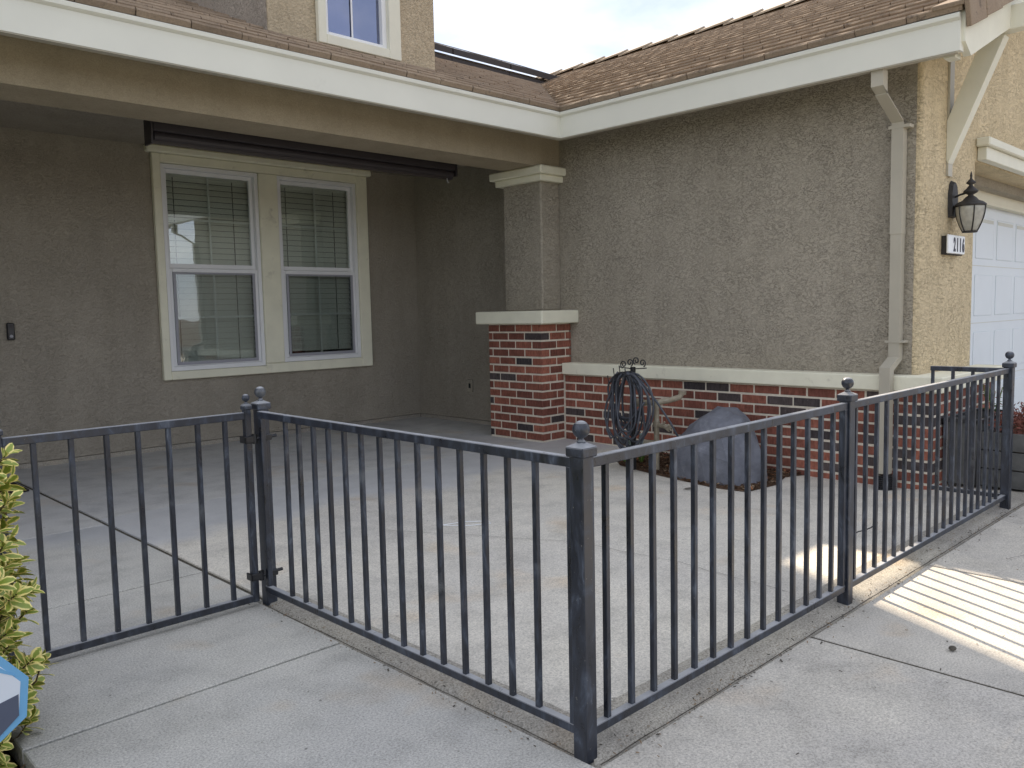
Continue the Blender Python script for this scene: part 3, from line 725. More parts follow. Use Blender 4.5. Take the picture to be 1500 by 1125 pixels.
box('wall_batten', 'spout', H, 6.07, 6.15, 1.985, 1.999, 2.0, 2.86)

# ---- gutters (fascia gutter with a rounded lip)
def gutter(name, pts_a, pts_b, outward, parent):
    prof = [(.0, -.205), (.0, -.040), (.007, -.036), (.020, -.026), (.022, -.006), (.017, 0), (-.010, 0), (-.016, -.008), (-.02, -.03), (-.055, -.03), (-.06, -.205)]
    a, b_ = Vector(pts_a), Vector(pts_b); o_ = Vector(outward); bm = bmesh.new()
    A = []; B = []
    for d, z in prof:
        A.append(bm.verts.new(a + o_*d + Vector((0, 0, z)))); B.append(bm.verts.new(b_ + o_*d + Vector((0, 0, z))))
    n = len(prof)
    for i in range(n): j = (i+1) % n; bm.faces.new((A[i], A[j], B[j], B[i]))
    bm.faces.new(A); bm.faces.new(B[::-1]); bmesh.ops.recalc_face_normals(bm, faces=bm.faces)
    return world_mesh(name, bm, 'gutter', parent)
GX, GY, GZ = 5.202, 4.691, 2.775
gu = gutter('gutter', (-2, GY, GZ), (GX+.0, GY, GZ), (0, -1, 0), H)
gu2 = gutter('gutter', (GX, GY+.0, GZ), (GX, 1.655, GZ), (-1, 0, 0), H)
boxes('eave_fascia', 'cream_wood', H, [(-2, 5.33, GY+.062, GY+.09, 2.585, 2.76), (GX+.062, GX+.09, 1.68, GY+.062, 2.585, 2.76)])
boxes('gutter_underlip', 'spout', H, [(-2, GX+.05, GY+.004, GY+.055, GZ-.212, GZ-.206), (GX+.004, GX+.055, 1.68, GY, GZ-.212, GZ-.206)])
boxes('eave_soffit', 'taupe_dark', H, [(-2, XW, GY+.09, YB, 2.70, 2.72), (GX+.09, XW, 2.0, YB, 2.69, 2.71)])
box('gutter_seam', 'gutter', gu, GX-.026, GX+.001, GY-.0025, GY-.0005, GZ-.2, GZ-.042)
# ---- downspout
bm = bmesh.new(); yd = 2.125; hw = .037
def duct(bm, pts, dx, dy):
    rings = []
    for p in pts:
        rings.append([bm.verts.new((p[0]+i*dx, p[1]+j*dy, p[2]+(p[3] if len(p) > 3 else 0)*i)) for i, j in ((-1, -1), (1, -1), (1, 1), (-1, 1))])
    for A, B in zip(rings, rings[1:]):
        for k in range(4): bm.faces.new((A[k], A[(k+1) % 4], B[(k+1) % 4], B[k]))
    bm.faces.new(rings[0]); bm.faces.new(rings[-1][::-1]); bmesh.ops.recalc_face_normals(bm, faces=bm.faces)
duct(bm, [(5.262, yd, 2.565), (5.262, yd, 2.45, -.02), (5.590, yd, 2.29, -.02), (5.590, yd, 1.60)], .033, hw)
duct(bm, [(5.592, yd, 1.605), (5.592, yd, .80, -.01), (5.450, yd, .735, -.01), (5.450, yd, .055)], .031, hw-.003)
dsp = world_mesh('downspout', bm, 'spout', H)
box('strap', 'spout', dsp, 5.555, 5.628, yd-hw-.04, yd+hw+.02, 2.265, 2.285); box('strap', 'spout', dsp, 5.555, 5.628, yd-hw-.03, yd+hw+.02, .90, .915)
for q in range(1):
    bm = bmesh.new(); prof = []
    for k in range(9): prof += [(.055, -.075+k*.014), (.063, -.068+k*.014)]
    add_lathe(bm, prof, 5.45, yd, 14); world_mesh('drain_hose', bm, 'black', dsp)
# wall outlet in the nook
oc = box('outlet_cover', 'taupe', H, 5.712, 5.729, 6.435, 6.515, .33, .46, .004)
box('outlet', 'dark', oc, 5.7095, 5.7115, 6.46, 6.49, .37, .42)

# ------------------------------------------------------------------ solar panels on the far roof
for k in range(3):
    x0 = 6.25+k*1.05
    e = tag(empty('solar_panel', (x0+.5, 8.75, 4.5)), ['dark solar panel on the far roof next to the upstairs wall', 'dark solar panel in the middle of the row on the far roof', 'dark solar panel on the far roof nearest the garage roof ridge'][k], 'solar panel', 'solar panels along the far roof')
    def rz(y, h): return EZ+P_*(y-EY)+h
    bm = bmesh.new(); y0, y1 = 8.42, 9.35
    for (ya, yb_, xa, xb_, h0, h1) in ((y0, y0+.035, x0, x0+1.03, .125, .205), (y1-.035, y1, x0, x0+1.03, .15, .205), (y0+.035, y1-.035, x0, x0+.035, .15, .205), (y0+.035, y1-.035, x0+.995, x0+1.03, .15, .205)):
        vv = [(xa, ya, rz(ya, h0)), (xb_, ya, rz(ya, h0)), (xb_, yb_, rz(yb_, h0)), (xa, yb_, rz(yb_, h0))]; v2 = [(a, b_, c+h1-h0) for a, b_, c in vv]
        A = [bm.verts.new(v) for v in vv]; B = [bm.verts.new(v) for v in v2]
        bm.faces.new(A[::-1]); bm.faces.new(B)
        for i in range(4): bm.faces.new((A[i], A[(i+1) % 4], B[(i+1) % 4], B[i]))
    world_mesh('frame', bm, 'solarframe', e)
    bm = bmesh.new(); A = [bm.verts.new(v) for v in ((x0+.03, y0+.03, rz(y0, .20)), (x0+1.0, y0+.03, rz(y0, .20)), (x0+1.0, y1-.03, rz(y1, .185)), (x0+.03, y1-.03, rz(y1, .185)))]
    bm.faces.new(A); world_mesh('glass_sheet', bm, 'solar', e)
    boxes('rail', 'alu', e, [(x0, x0+1.04, 8.50, 8.54, rz(8.52, .075), rz(8.52, .095))])
    boxes('shadow_strip', 'solarframe', e, [(x0, x0+1.04, 8.45, 8.46, rz(8.46, .005), rz(8.46, .075))])  # dark strip standing in for the shadow under the panel
    boxes('bracket', 'alu', e, [(x0+.25, x0+.28, 8.5, 8.54, rz(8.52, 0), rz(8.52, .085)), (x0+.8, x0+.83, 8.5, 8.54, rz(8.52, 0), rz(8.52, .085))])

# ------------------------------------------------------------------ fence
IR = 'iron'
def finial(parent, x, y, z, s=1.0, wcap=.026):
    bm = bmesh.new()
    add_box(bm, x-wcap, x+wcap, y-wcap, y+wcap, z-.019*s, z+.006*s, .003)
    capm = world_mesh('post_cap', bm, IR, parent)
    bm = bmesh.new(); a = wcap*.98
    # pyramid
    bm.verts.ensure_lookup_table()
    B = [bm.verts.new((x+i*a, y+j*a, z+.006*s)) for i, j in ((-1, -1), (1, -1), (1, 1), (-1, 1))]; T = [bm.verts.new((x+i*.008, y+j*.008, z+.017*s)) for i, j in ((-1, -1), (1, -1), (1, 1), (-1, 1))]
    for k in range(4): bm.faces.new((B[k], B[(k+1) % 4], T[(k+1) % 4], T[k]))
    r = .0225*s; zc = z+.017*s+.012*s+r*.9
    prof = [(.010*s, z+.012*s), (.012*s, z+.019*s), (.007*s, z+.024*s), (.0065*s, z+.028*s)]
    for k in range(1, 12):
        an = -math.pi/2 + math.pi*k/12
        if zc+r*math.sin(an) > z+.029*s: prof.append((r*math.cos(an), zc+r*math.sin(an)))
    prof.append((.0005, zc+r))
    add_lathe(bm, prof, x, y, 20)
    o = world_mesh('ball_finial', bm, IR, capm, smooth=True); return capm
def post(parent, x0, y0, wd=.0385, z0=-.01, z1=.80, s=1.0):
    bm = bmesh.new(); add_box(bm, x0, x0+wd, y0, y0+wd, z0, z1, .003); p = world_mesh('post', bm, IR, parent)
    finial(p, x0+wd/2, y0+wd/2, z1+.008, s, wd/2+.0065); return p
FN = tag(empty('iron_fence', (1.567, 1.354, 0)), 'dark iron picket fence with ball topped posts around the concrete patio', 'fence')
post(FN, 1.542, 1.334, .0455); post(FN, 3.088, 1.334, .045); post(FN, 5.147, 1.328, .046); post(FN, 1.563, 3.036, .0455)
FZ, BZ = .785, .066
box('top_rail', IR, FN, 1.555, 1.580, 1.380, 3.036, FZ-.027, FZ, .002)
box('bottom_rail', IR, FN, 1.555, 1.580, 1.380, 3.036, BZ-.012, BZ+.013, .002)
for a, b_ in ((1.588, 3.087), (3.134, 5.146)):
    box('top_rail', IR, FN, a, b_, 1.343, 1.368, FZ-.027, FZ, .002); box('bottom_rail', IR, FN, a, b_, 1.343, 1.368, BZ-.014, BZ+.011, .002)
_pk = {}
def picket(parent, x, y, z0, z1, wd=.0155):
    key = (round(z1-z0, 3), wd)
    if key not in _pk:
        bm = bmesh.new(); add_box(bm, -wd/2, wd/2, -wd/2, wd/2, 0, z1-z0, .0012); me = bpy.data.meshes.new('picket'); bm.to_mesh(me); bm.free(); me.materials.append(M[IR]); _pk[key] = me
    o = bpy.data.objects.new('picket', _pk[key]); col.objects.link(o); o.parent = parent
    o.location = Vector((x+random.uniform(-.001, .001), y, z0)) - world_of(parent); o.rotation_euler = (random.uniform(-.002, .002), random.uniform(-.002, .002), random.uniform(-.03, .03))
    return o
Z0, Z1 = BZ+.012, FZ-.0265
for k in range(14): picket(FN, 1.5675, 2.841-k*.1013, Z0, Z1)
picket(FN, 1.5675, 1.3925, Z0, Z1, .022); picket(FN, 1.569, 3.022, Z0, Z1, .020)
for k in range(13): picket(FN, 1.655+k*.1028, 1.3555, Z0-.002, Z1)
picket(FN, 2.985, 1.3555, Z0-.002, Z1); picket(FN, 3.078, 1.3555, Z0-.002, Z1, .022)
picket(FN, 3.145, 1.3555, Z0-.002, Z1, .02)
for k in range(19): picket(FN, 3.245+k*.1010-.06+.0, 1.3555, Z0-.002, Z1)
# return section towards the garage corner
box('top_rail', IR, FN, 5.158, 5.183, 1.371, 1.76, FZ-.027, FZ, .002); box('bottom_rail', IR, FN, 5.158, 5.183, 1.371, 1.76, BZ-.014, BZ+.011, .002)
for y in (1.75, 1.64, 1.535, 1.43): picket(FN, 5.1705, y, Z0-.002, Z1, .0165)

GT = tag(empty('iron_gate', (1.525, 3.06, 0)), 'low dark iron picket gate hanging closed beside the leafy shrub', 'gate')
gy = 3.058
bm = bmesh.new(); add_box(bm, 1.510, 1.536, gy-.013, gy+.013, .018, .80, .002); gp = world_mesh('post', bm, IR, GT); finial(gp, 1.523, gy, .806, .68, .0175)
bm = bmesh.new(); add_box(bm, .650, .676, gy-.013, gy+.013, .018, .80, .002); gp2 = world_mesh('post', bm, IR, GT); finial(gp2, .663, gy, .806, .68, .0175)
box('top_rail', IR, GT, .676, 1.510, gy-.0125, gy+.0125, FZ-.029, FZ-.001, .002)
box('bottom_rail', IR, GT, .676, 1.510, gy-.0125, gy+.0125, .020, .047, .002)
for x in (.768, .882, .995, 1.104, 1.213, 1.323, 1.432): picket(GT, x, gy, .046, FZ-.0285, .0165)
for z in (.675, .122):
    bm = bmesh.new(); add_box(bm, 1.500, 1.545, gy-.022, gy-.0135, z-.014, z+.014, .003); add_box(bm, 1.500, 1.508, gy-.022, gy+.022, z-.014, z+.014, .002)
    add_tube(bm, [(1.545, gy-.018, z), (1.575, gy-.024, z+.006)], .006, 8); add_tube(bm, [(1.545, gy-.016, z-.018), (1.545, gy-.016, z+.02)], .010, 10)
    world_mesh('hinge', bm, 'black', GT)
    bm = bmesh.new(); add_box(bm, 1.560, 1.6135, gy-.030, gy-.0225, z-.01, z+.014, .003); add_box(bm, 1.6085, 1.6155, gy-.0225, gy+.026, z-.01, z+.014, .002)
    add_tube(bm, [(1.612, gy+.0, z), (1.645, gy-.004, z+.003)], .007, 8)
    world_mesh('hinge_strap', bm, 'black', FN)
PL = tag(empty('gate_post', (.60, 3.06, 0)), 'dark iron post hidden in the leafy shrub at the latch end of the gate', 'post')
post(PL, .590, 3.036, .043)

# ------------------------------------------------------------------ rolled shade
SH = tag(empty('roller_shade', (3.4, 5.58, 2.4)), 'dark brown rolled up sun shade hanging under the porch beam above the window', 'sun shade')
bm = bmesh.new(); add_box(bm, 2.21, 4.79, 5.535, 5.640, 2.375, 2.452, .006); world_mesh('head_box', bm, 'shade', SH)
bm = bmesh.new(); add_tube(bm, [(2.225, 5.59, 2.345), (4.775, 5.59, 2.345)], .042, 18); world_mesh('fabric_roll', bm, 'shade', SH)
bm = bmesh.new(); add_box(bm, 2.205, 4.70, 5.555, 5.562, 2.296, 2.318, .002); world_mesh('hem_bar', bm, 'solarframe', SH)
bm = bmesh.new(); add_box(bm, 2.195, 2.21, 5.53, 5.645, 2.29, 2.455, .002); world_mesh('bracket', bm, 'shade', SH)
bm = bmesh.new(); add_box(bm, 4.792, 4.805, 5.53, 5.645, 2.33, 2.455, .002); world_mesh('bracket', bm, 'shade', SH)
bm = bmesh.new(); add_tube(bm, [(4.715, 5.57, 2.31), (4.715, 5.565, 2.285), (4.72, 5.56, 2.272), (4.728, 5.56, 2.28)], .004, 6); world_mesh('crank_eye', bm, 'alu', SH)

# ------------------------------------------------------------------ doorbell, mat
DB = tag(empty('doorbell_camera', (1.738, YW-.02, 1.085)), 'small black doorbell camera on the dark stucco wall left of the window', 'doorbell')
box('body', 'black', DB, 1.711, 1.765, YW-.032, YW-.003, 1.018, 1.152, .008)
bm = bmesh.new(); add_tube(bm, [(1.738, YW-.0325, 1.125), (1.738, YW-.037, 1.125)], .014, 14); world_mesh('lens', bm, 'shade', DB)
bm = bmesh.new(); add_tube(bm, [(1.738, YW-.0325, 1.048), (1.738, YW-.036, 1.048)], .012, 14); world_mesh('button', bm, 'screenframe', DB)
dm = box('doormat', 'mat', None, .80, 1.545, 6.32, 7.05, .003, .018, .003); tag(dm, 'dark brown doormat on the porch floor behind the gate', 'doormat')

# ------------------------------------------------------------------ wall lantern
LX, LY, LZ = 6.175, 1.875, 1.628
LN = tag(empty('wall_lantern', (LX, LY, LZ)), 'dark bronze wall lantern with curved frosted glass above the house number', 'lantern')
bm = bmesh.new()
for k in range(1):
    A = []
    prof = [(.055, -.10), (.062, -.04), (.062, .06), (.045, .12), (.012, .15), (-.012, .15), (-.045, .12), (-.062, .06), (-.062, -.04), (-.055, -.10)]
    A = [bm.verts.new((LX+.005+x, 1.999, LZ+.20+z)) for x, z in prof]; B = [bm.verts.new((LX+.005+x*.9, 1.972, LZ+.20+z*.9)) for x, z in prof]
    bm.faces.new(A); bm.faces.new(B[::-1])
    for i in range(len(A)): j = (i+1) % len(A); bm.faces.new((A[i], A[j], B[j], B[i]))
    bmesh.ops.recalc_face_normals(bm, faces=bm.faces)
world_mesh('backplate', bm, 'lamp', LN)
bm = bmesh.new(); add_tube(bm, [(LX, 1.98, LZ+.235), (LX, 1.94, LZ+.25), (LX, 1.90, LZ+.258), (LX, LY, LZ+.258)], .007, 8); world_mesh('arm', bm, 'lamp', LN)
bm = bmesh.new(); add_lathe(bm, [(.094, LZ+.165), (.098, LZ+.172), (.094, LZ+.18), (.075, LZ+.195), (.050, LZ+.205), (.034, LZ+.225), (.018, LZ+.236), (.016, LZ+.242), (.040, LZ+.256), (.047, LZ+.264), (.042, LZ+.272), (.026, LZ+.285), (.014, LZ+.302), (.010, LZ+.307), (.028, LZ+.318), (.030, LZ+.323), (.018, LZ+.336), (.009, LZ+.346), (.006, LZ+.36), (.008, LZ+.368), (.005, LZ+.385), (.001, LZ+.398)], LX, LY, 18)
world_mesh('cap', bm, 'lamp', LN, smooth=True)
gp_ = [(.042, 0), (.052, .018), (.066, .05), (.078, .085), (.086, .12), (.089, .15), (.090, .166)]
bm = bmesh.new(); add_lathe(bm, [(r, LZ+z) for r, z in gp_], LX, LY, 24); world_mesh('glass', bm, 'lampglass', LN, smooth=True)
for k in range(6):
    an = k*math.pi/3+.55
    bm = bmesh.new(); add_tube(bm, [(LX+(r+.003)*math.cos(an), LY+(r+.003)*math.sin(an), LZ+z) for r, z in gp_] , .0042, 6)
    world_mesh('rib', bm, 'lamp', LN)
bm = bmesh.new(); add_lathe(bm, [(.046, LZ-.008), (.048, LZ-.002), (.042, LZ+.004)], LX, LY, 18); world_mesh('base_ring', bm, 'lamp', LN)

# ------------------------------------------------------------------ house number
NB = tag(empty('house_number', (6.17, 1.97, 1.54)), 'white box house number sign reading 2116 below the wall lantern', 'sign')
box('backing', 'lamp', NB, 6.012, 6.33, 1.964, 1.999, 1.475, 1.60, .003)
box('face', 'white', NB, 6.000, 6.325, 1.949, 1.9635, 1.482, 1.606, .004)
for i, ch in enumerate('2116'):
    cu = bpy.data.curves.new('digit', 'FONT'); cu.body = ch; cu.size = .125; cu.extrude = .0012; cu.offset = .004; cu.align_x = 'CENTER'
    t = bpy.data.objects.new('tmp', cu); col.objects.link(t); dg = bpy.context.evaluated_depsgraph_get(); dg.update()
    me = bpy.data.meshes.new_from_object(t.evaluated_get(dg)); bpy.data.objects.remove(t)
    me.materials.clear(); me.materials.append(M['num'])
    me.transform(Matrix.Translation(Vector((6.115+i*.058, 1.9475, 1.500)) - world_of(NB)) @ Matrix.Rotation(R(90), 4, 'X') @ Matrix.Diagonal((.62, 1, 1, 1)))
    o = bpy.data.objects.new('digit', me); col.objects.link(o); o.parent = NB

# ------------------------------------------------------------------ planting bed by the brick wall
def bed(name, outline, z, m):
    bm = bmesh.new(); c = Vector((sum(p[0] for p in outline)/len(outline), sum(p[1] for p in outline)/len(outline), 0)); rings = []
    for s in (1, .93, .75, .5, .25):
        rg = []
        for (x, y) in outline:
            p = c + (Vector((x, y, 0))-c)*s; zz = gz(p.x, p.y)+z+ (.0 if s == 1 else .012+.008*noise.noise(p*9)); rg.append(bm.verts.new((p.x, p.y, zz)))
        rings.append(rg)
    n = len(outline)
    for A, B in zip(rings, rings[1:]):
        for i in range(n): bm.faces.new((A[i], A[(i+1) % n], B[(i+1) % n], B[i]))
    bm.faces.new(rings[-1]); bmesh.ops.recalc_face_normals(bm, faces=bm.faces)
    for f in bm.faces:
        if f.normal.z < 0: f.normal_flip()
    o = world_mesh(name, bm, m, smooth=True); tag(o, kind='structure'); return o
def dens(pl, k=5):
    o_ = []
    for a, b_ in zip(pl, pl[1:]+pl[:1]):
        for i in range(k): o_.append((a[0]+(b_[0]-a[0])*i/k, a[1]+(b_[1]-a[1])*i/k))
    return o_
BO = [(5.53, 4.20), (5.15, 4.12), (4.93, 3.89), (4.82, 3.36), (4.72, 2.95), (4.75, 2.72), (5.10, 2.70), (5.38, 2.78), (5.53, 2.72)]
bed('planting_bed', dens(BO), .006, 'mulch')
def inside(x, y, pl):
    c = False; n = len(pl)
    for i in range(n):
        x1, y1 = pl[i]; x2, y2 = pl[(i+1) % n]
        if (y1 > y) != (y2 > y) and x < (x2-x1)*(y-y1)/(y2-y1)+x1: c = not c
    return c
def chips(name, m, n, fn, smin, smax, label=None):
    bm = bmesh.new()
    for _ in range(n):
        p = fn()
        if p is None: continue
        s = random.uniform(smin, smax); a = random.uniform(0, 6.28); el = random.uniform(-.5, .5)
        u = Vector((math.cos(a)*math.cos(el), math.sin(a)*math.cos(el), math.sin(el)))*s; v = Vector((-math.sin(a), math.cos(a), random.uniform(-.4, .4)))*s*random.uniform(.2, .5)
        A = [bm.verts.new(Vector(p)+q) for q in (-u-v, u*.9-v, u+v*.6, -u*.8+v)]; B = [bm.verts.new(x.co+Vector((0, 0, s*.2))) for x in A]
        bm.faces.new(A[::-1]); bm.faces.new(B)
        for i in range(4): bm.faces.new((A[i], A[(i+1) % 4], B[(i+1) % 4], B[i]))
    o = world_mesh(name, bm, m); tag(o, label, name.replace('_', ' ') if label else None, kind='stuff'); return o
def bedpt():
    for _ in range(20):
        x = random.uniform(4.7, 5.53); y = random.uniform(2.5, 4.2)
        if inside(x, y, BO): return (x, y, gz(x, y)+.02+random.uniform(0, .008))
chips('bark_chips', 'mulch', 1500, bedpt, .006, .02, 'dark bark chips covering the planting bed at the foot of the brick wall')
chips('dry_leaves', 'leafdry', 160, bedpt, .008, .022, 'dry brown leaves scattered over the planting bed by the wall')
chips('wood_chips', 'chipA', 350, bedpt, .005, .016, 'pale wood chips mixed through the planting bed beside the fake rock')

# faux rock
FR = Vector((5.07, 3.02, gz(5.07, 3.02)))
pts = []
RB = [(4.815, 2.70, 0), (4.80, 2.95, 0), (4.86, 3.36, 0), (5.02, 3.50, 0), (5.32, 3.46, 0), (5.42, 3.15, 0), (5.40, 2.80, 0), (5.15, 2.62, 0), (4.95, 2.64, 0),
      (4.83, 2.77, .16), (4.82, 3.02, .20), (4.89, 3.34, .16), (5.04, 3.44, .22), (5.32, 3.38, .24), (5.36, 2.86, .20), (5.14, 2.67, .17), (4.96, 2.69, .13),
      (4.93, 2.93, .37), (4.92, 3.10, .385), (5.02, 3.28, .33), (5.10, 3.02, .445), (5.20, 3.14, .45), (5.28, 3.0, .43), (5.22, 2.82, .36), (5.06, 2.80, .40), (5.25, 3.30, .36)]
bm = bmesh.new()
for x, y, z in RB: bm.verts.new((x-.02, 2.84+(y-2.70)*.82, z*1.10+gz(5.1, 3.0)+.008))
bmesh.ops.convex_hull(bm, input=list(bm.verts))
bmesh.ops.delete(bm, geom=[v for v in bm.verts if not v.link_faces], context='VERTS')
bmesh.ops.triangulate(bm, faces=list(bm.faces))
for _ in range(3): bmesh.ops.subdivide_edges(bm, edges=list(bm.edges), cuts=1, use_grid_fill=True)
pass
bm.normal_update()
for v in bm.verts:
    p = v.co
    d = .010*noise.fractal(p*6, 1, 2, 4) + .006*(abs(noise.noise(p*7+Vector((3, 1, 9))))-.3)
    v.co = p + v.normal*d
rk = world_mesh('fake_rock', bm, 'rock'); tag(rk, 'large blue grey fake rock cover on the bed against the brick wall', 'rock')

# hose on its stand
HX, HY = 4.80, 3.66
HS = tag(empty('hose_stand', (HX, HY, 0)), 'black metal garden hose stand with scrolled top in front of the brick wall', 'hose stand')
box('pole', 'black', HS, HX-.018, HX+.018, HY-.012, HY+.012, -.01, .74, .002)
bm = bmesh.new()
def scroll(cx, cz, s, r0=.030, turns=1.3):
    return [(HX, cx+s*(r0*(1-t*.75))*math.cos(-1.2+t*turns*6.28), cz+(r0*(1-t*.75))*math.sin(-1.2+t*turns*6.28)) for t in [i/22 for i in range(23)]]
for cx, cz, s in ((HY+.085, .755, 1), (HY+.028, .770, -1), (HY-.03, .785, 1), (HY-.085, .770, -1)): add_tube(bm, scroll(cx, cz, s, .029), .0045, 6)
add_tube(bm, [(HX, HY-.12, .735), (HX, HY, .725), (HX, HY+.12, .735)], .004, 6)
world_mesh('scrollwork', bm, 'black', HS)
bm = bmesh.new()
arc = [(HY-.13+.26*t, .60+.11*math.sin(math.pi*t)) for t in [i/10 for i in range(11)]]
for xx in (HX-.05, HX-.13): add_tube(bm, [(xx, y, z) for y, z in arc], .004, 6)
for k in (1, 3, 5, 7, 9): add_tube(bm, [(HX, arc[k][0], arc[k][1]), (HX-.15, arc[k][0], arc[k][1]), (HX-.16, arc[k][0], arc[k][1]+.05)], .004, 6)
world_mesh('cradle', bm, 'black', HS)
bm = bmesh.new(); P = []
rnd = random.Random(3)
nl = 15
for k in range(nl):
    hw_ = .130+rnd.uniform(-.065, .05); hh = .215+rnd.uniform(-.05, .07); cy_ = HY+rnd.uniform(-.045, .045); xx = HX-.02-.012*(k % 8)-rnd.uniform(0, .01)
    ztop = .705+rnd.uniform(-.025, .015)
    for i in range(28):
        a = math.pi/2 + 2*math.pi*i/28
        y = cy_ + hw_*math.cos(a)*(1.0+.2*math.sin(a*2+k*1.7)); z = ztop-hh + hh*math.sin(a)
        if math.sin(a) < 0: z -= .02*rnd.random()
        P.append((xx + .01*math.sin(a*3+k), y, z))
P2 = P
def smoothp(P, n=2):
    for _ in range(n): P = [P[0]] + [tuple((P[i-1][c]+2*P[i][c]+P[i+1][c])/4 for c in range(3)) for i in range(1, len(P)-1)] + [P[-1]]
    return P
P2 = smoothp(P)
add_tube(bm, P2, .0078, 8)
tail = smoothp([(HX-.06, HY+.12, .62), (HX-.1, HY+.17, .42), (HX-.1, HY+.20, .22), (HX-.08, HY+.17, .16), (HX-.1, HY+.06, .22), (HX-.12, HY-.04, .36), (HX-.1, HY-.13, .45), (HX-.08, HY-.16, .5)])
add_tube(bm, tail, .0078, 8)
tail = smoothp([(HX-.04, HY-.03, .70), (HX-.05, HY-.14, .62), (HX-.04, HY-.24, .50), (HX+.02, HY-.33, .34), (HX+.05, HY-.36, .24)], 1)
add_tube(bm, tail, .0078, 8)
tail = smoothp([(HX-.03, HY-.36, .22), (HX-.02, HY-.37, .12), (HX-.05, HY-.33, .02), (HX-.03, HY-.40, .0), (HX-.06, HY-.45, -.01)], 1)
add_tube(bm, tail, .004, 6)
ho = world_mesh('garden_hose', bm, 'hose', smooth=True); tag(ho, 'grey garden hose looped in coils over the black stand', 'hose')
# water pipes
PI_ = tag(empty('water_pipes', (4.93, 3.52, 0)), 'weathered beige water pipes with tap and valves between hose and fake rock', 'pipes')
vx, vy = 4.93, 3.55
bm = bmesh.new(); add_tube(bm, [(vx, vy, -.05), (vx, vy, .50)], .020, 14); add_lathe(bm, [(.026, .16), (.026, .20)], vx, vy, 12); add_lathe(bm, [(.026, .30), (.026, .34)], vx, vy, 12); world_mesh('riser', bm, 'pipe', PI_)
bm = bmesh.new(); add_tube(bm, [(vx-.02, vy+.16, .465), (vx, vy, .475), (vx+.07, vy-.06, .49), (vx+.13, vy-.11, .51), (vx+.15, vy-.12, .54)], .021, 12); add_tube(bm, [(vx+.15, vy-.12, .53), (vx+.152, vy-.122, .555)], .028, 12); world_mesh('elbow_pipe', bm, 'pipe', PI_)
bm = bmesh.new(); add_tube(bm, [(vx-.02, vy+.10, .47), (vx-.03, vy+.19, .46)], .028, 10); add_tube(bm, [(vx-.03, vy+.15, .44), (vx-.03, vy+.15, .50)], .012, 8); world_mesh('brass_coupling', bm, 'pipe', PI_)
bm = bmesh.new(); add_tube(bm, [(vx, vy, .315), (vx-.02, vy-.09, .31), (vx-.02, vy-.13, .285)], .015, 10); add_tube(bm, [(vx-.02, vy-.07, .31), (vx-.02, vy-.085, .345)], .008, 8)
for k in range(6):
    a = k*math.pi/3; c = Vector((vx-.03, vy-.135, .31)); add_tube(bm, [c, c+Vector((-.004, math.cos(a)*.026, math.sin(a)*.026))], .006, 6)
world_mesh('tap', bm, 'pipe', PI_)
bm = bmesh.new(); add_tube(bm, [(vx, vy, .185), (vx-.05, vy+.09, .18), (vx-.08, vy+.17, .18)], .018, 10); world_mesh('branch_pipe', bm, 'pipe', PI_)
bm = bmesh.new(); add_lathe(bm, [(.022, .17), (.03, .185), (.02, .20), (.02, .215), (.012, .23), (.018, .24), (.010, .25)], vx-.05, vy+.10, 12); add_lathe(bm, [(.024, .14), (.02, .17), (.024, .19)], vx-.09, vy+.18, 12); world_mesh('valve', bm, 'valve', PI_)
bm = bmesh.new(); add_lathe(bm, [(.018, -.03), (.018, .10), (.024, .105), (.024, .13), (.015, .14)], vx-.09, vy+.18, 12); world_mesh('white_fitting', bm, 'white', PI_)
# weed
def blades(bm, c, n, h, spread, w_=.006):
    for _ in range(n):
        a = random.uniform(0, 6.28); s = random.uniform(.4, 1)*spread; hh = h*random.uniform(.6, 1); d = Vector((math.cos(a), math.sin(a), 0)); sd = Vector((-d.y, d.x, 0))*w_
        p0 = Vector(c)+d*.01; p1 = p0+d*s*.5+Vector((0, 0, hh*.8)); p2 = p0+d*s+Vector((0, 0, hh))
        A = [bm.verts.new(q) for q in (p0-sd*.6, p0+sd*.6, p1+sd, p1-sd)]; t = bm.verts.new(p2)
        bm.faces.new(A); bm.faces.new((A[3], A[2], t))
bm = bmesh.new(); blades(bm, (4.93, 3.84, .012), 34, .11, .09); blades(bm, (5.0, 3.74, .01), 12, .07, .06)
wd_ = world_mesh('weed', bm, 'green'); tag(wd_, 'bright green weed tuft growing at the base of the water pipes', 'plant')

def gritpt():
    if random.random() < .6:
        x = random.uniform(1.6, 5.2); return (x, 1.31+random.gauss(0, .03), .003)
    if random.random() < .5: return (1.553+random.gauss(0, .03), random.uniform(1.4, 3.1), .003)
    return (random.uniform(1.0, 5.5), random.uniform(-.3, 1.28), .003)
chips('grit', 'chipA', 420, gritpt, .002, .0055, 'fine pale grit and plant bits strewn along the kerb strip under the fence')
chips('dark_crumbs', 'crack', 260, gritpt, .002, .006, 'tiny dark crumbs of dirt strewn on the driveway beside the fence')
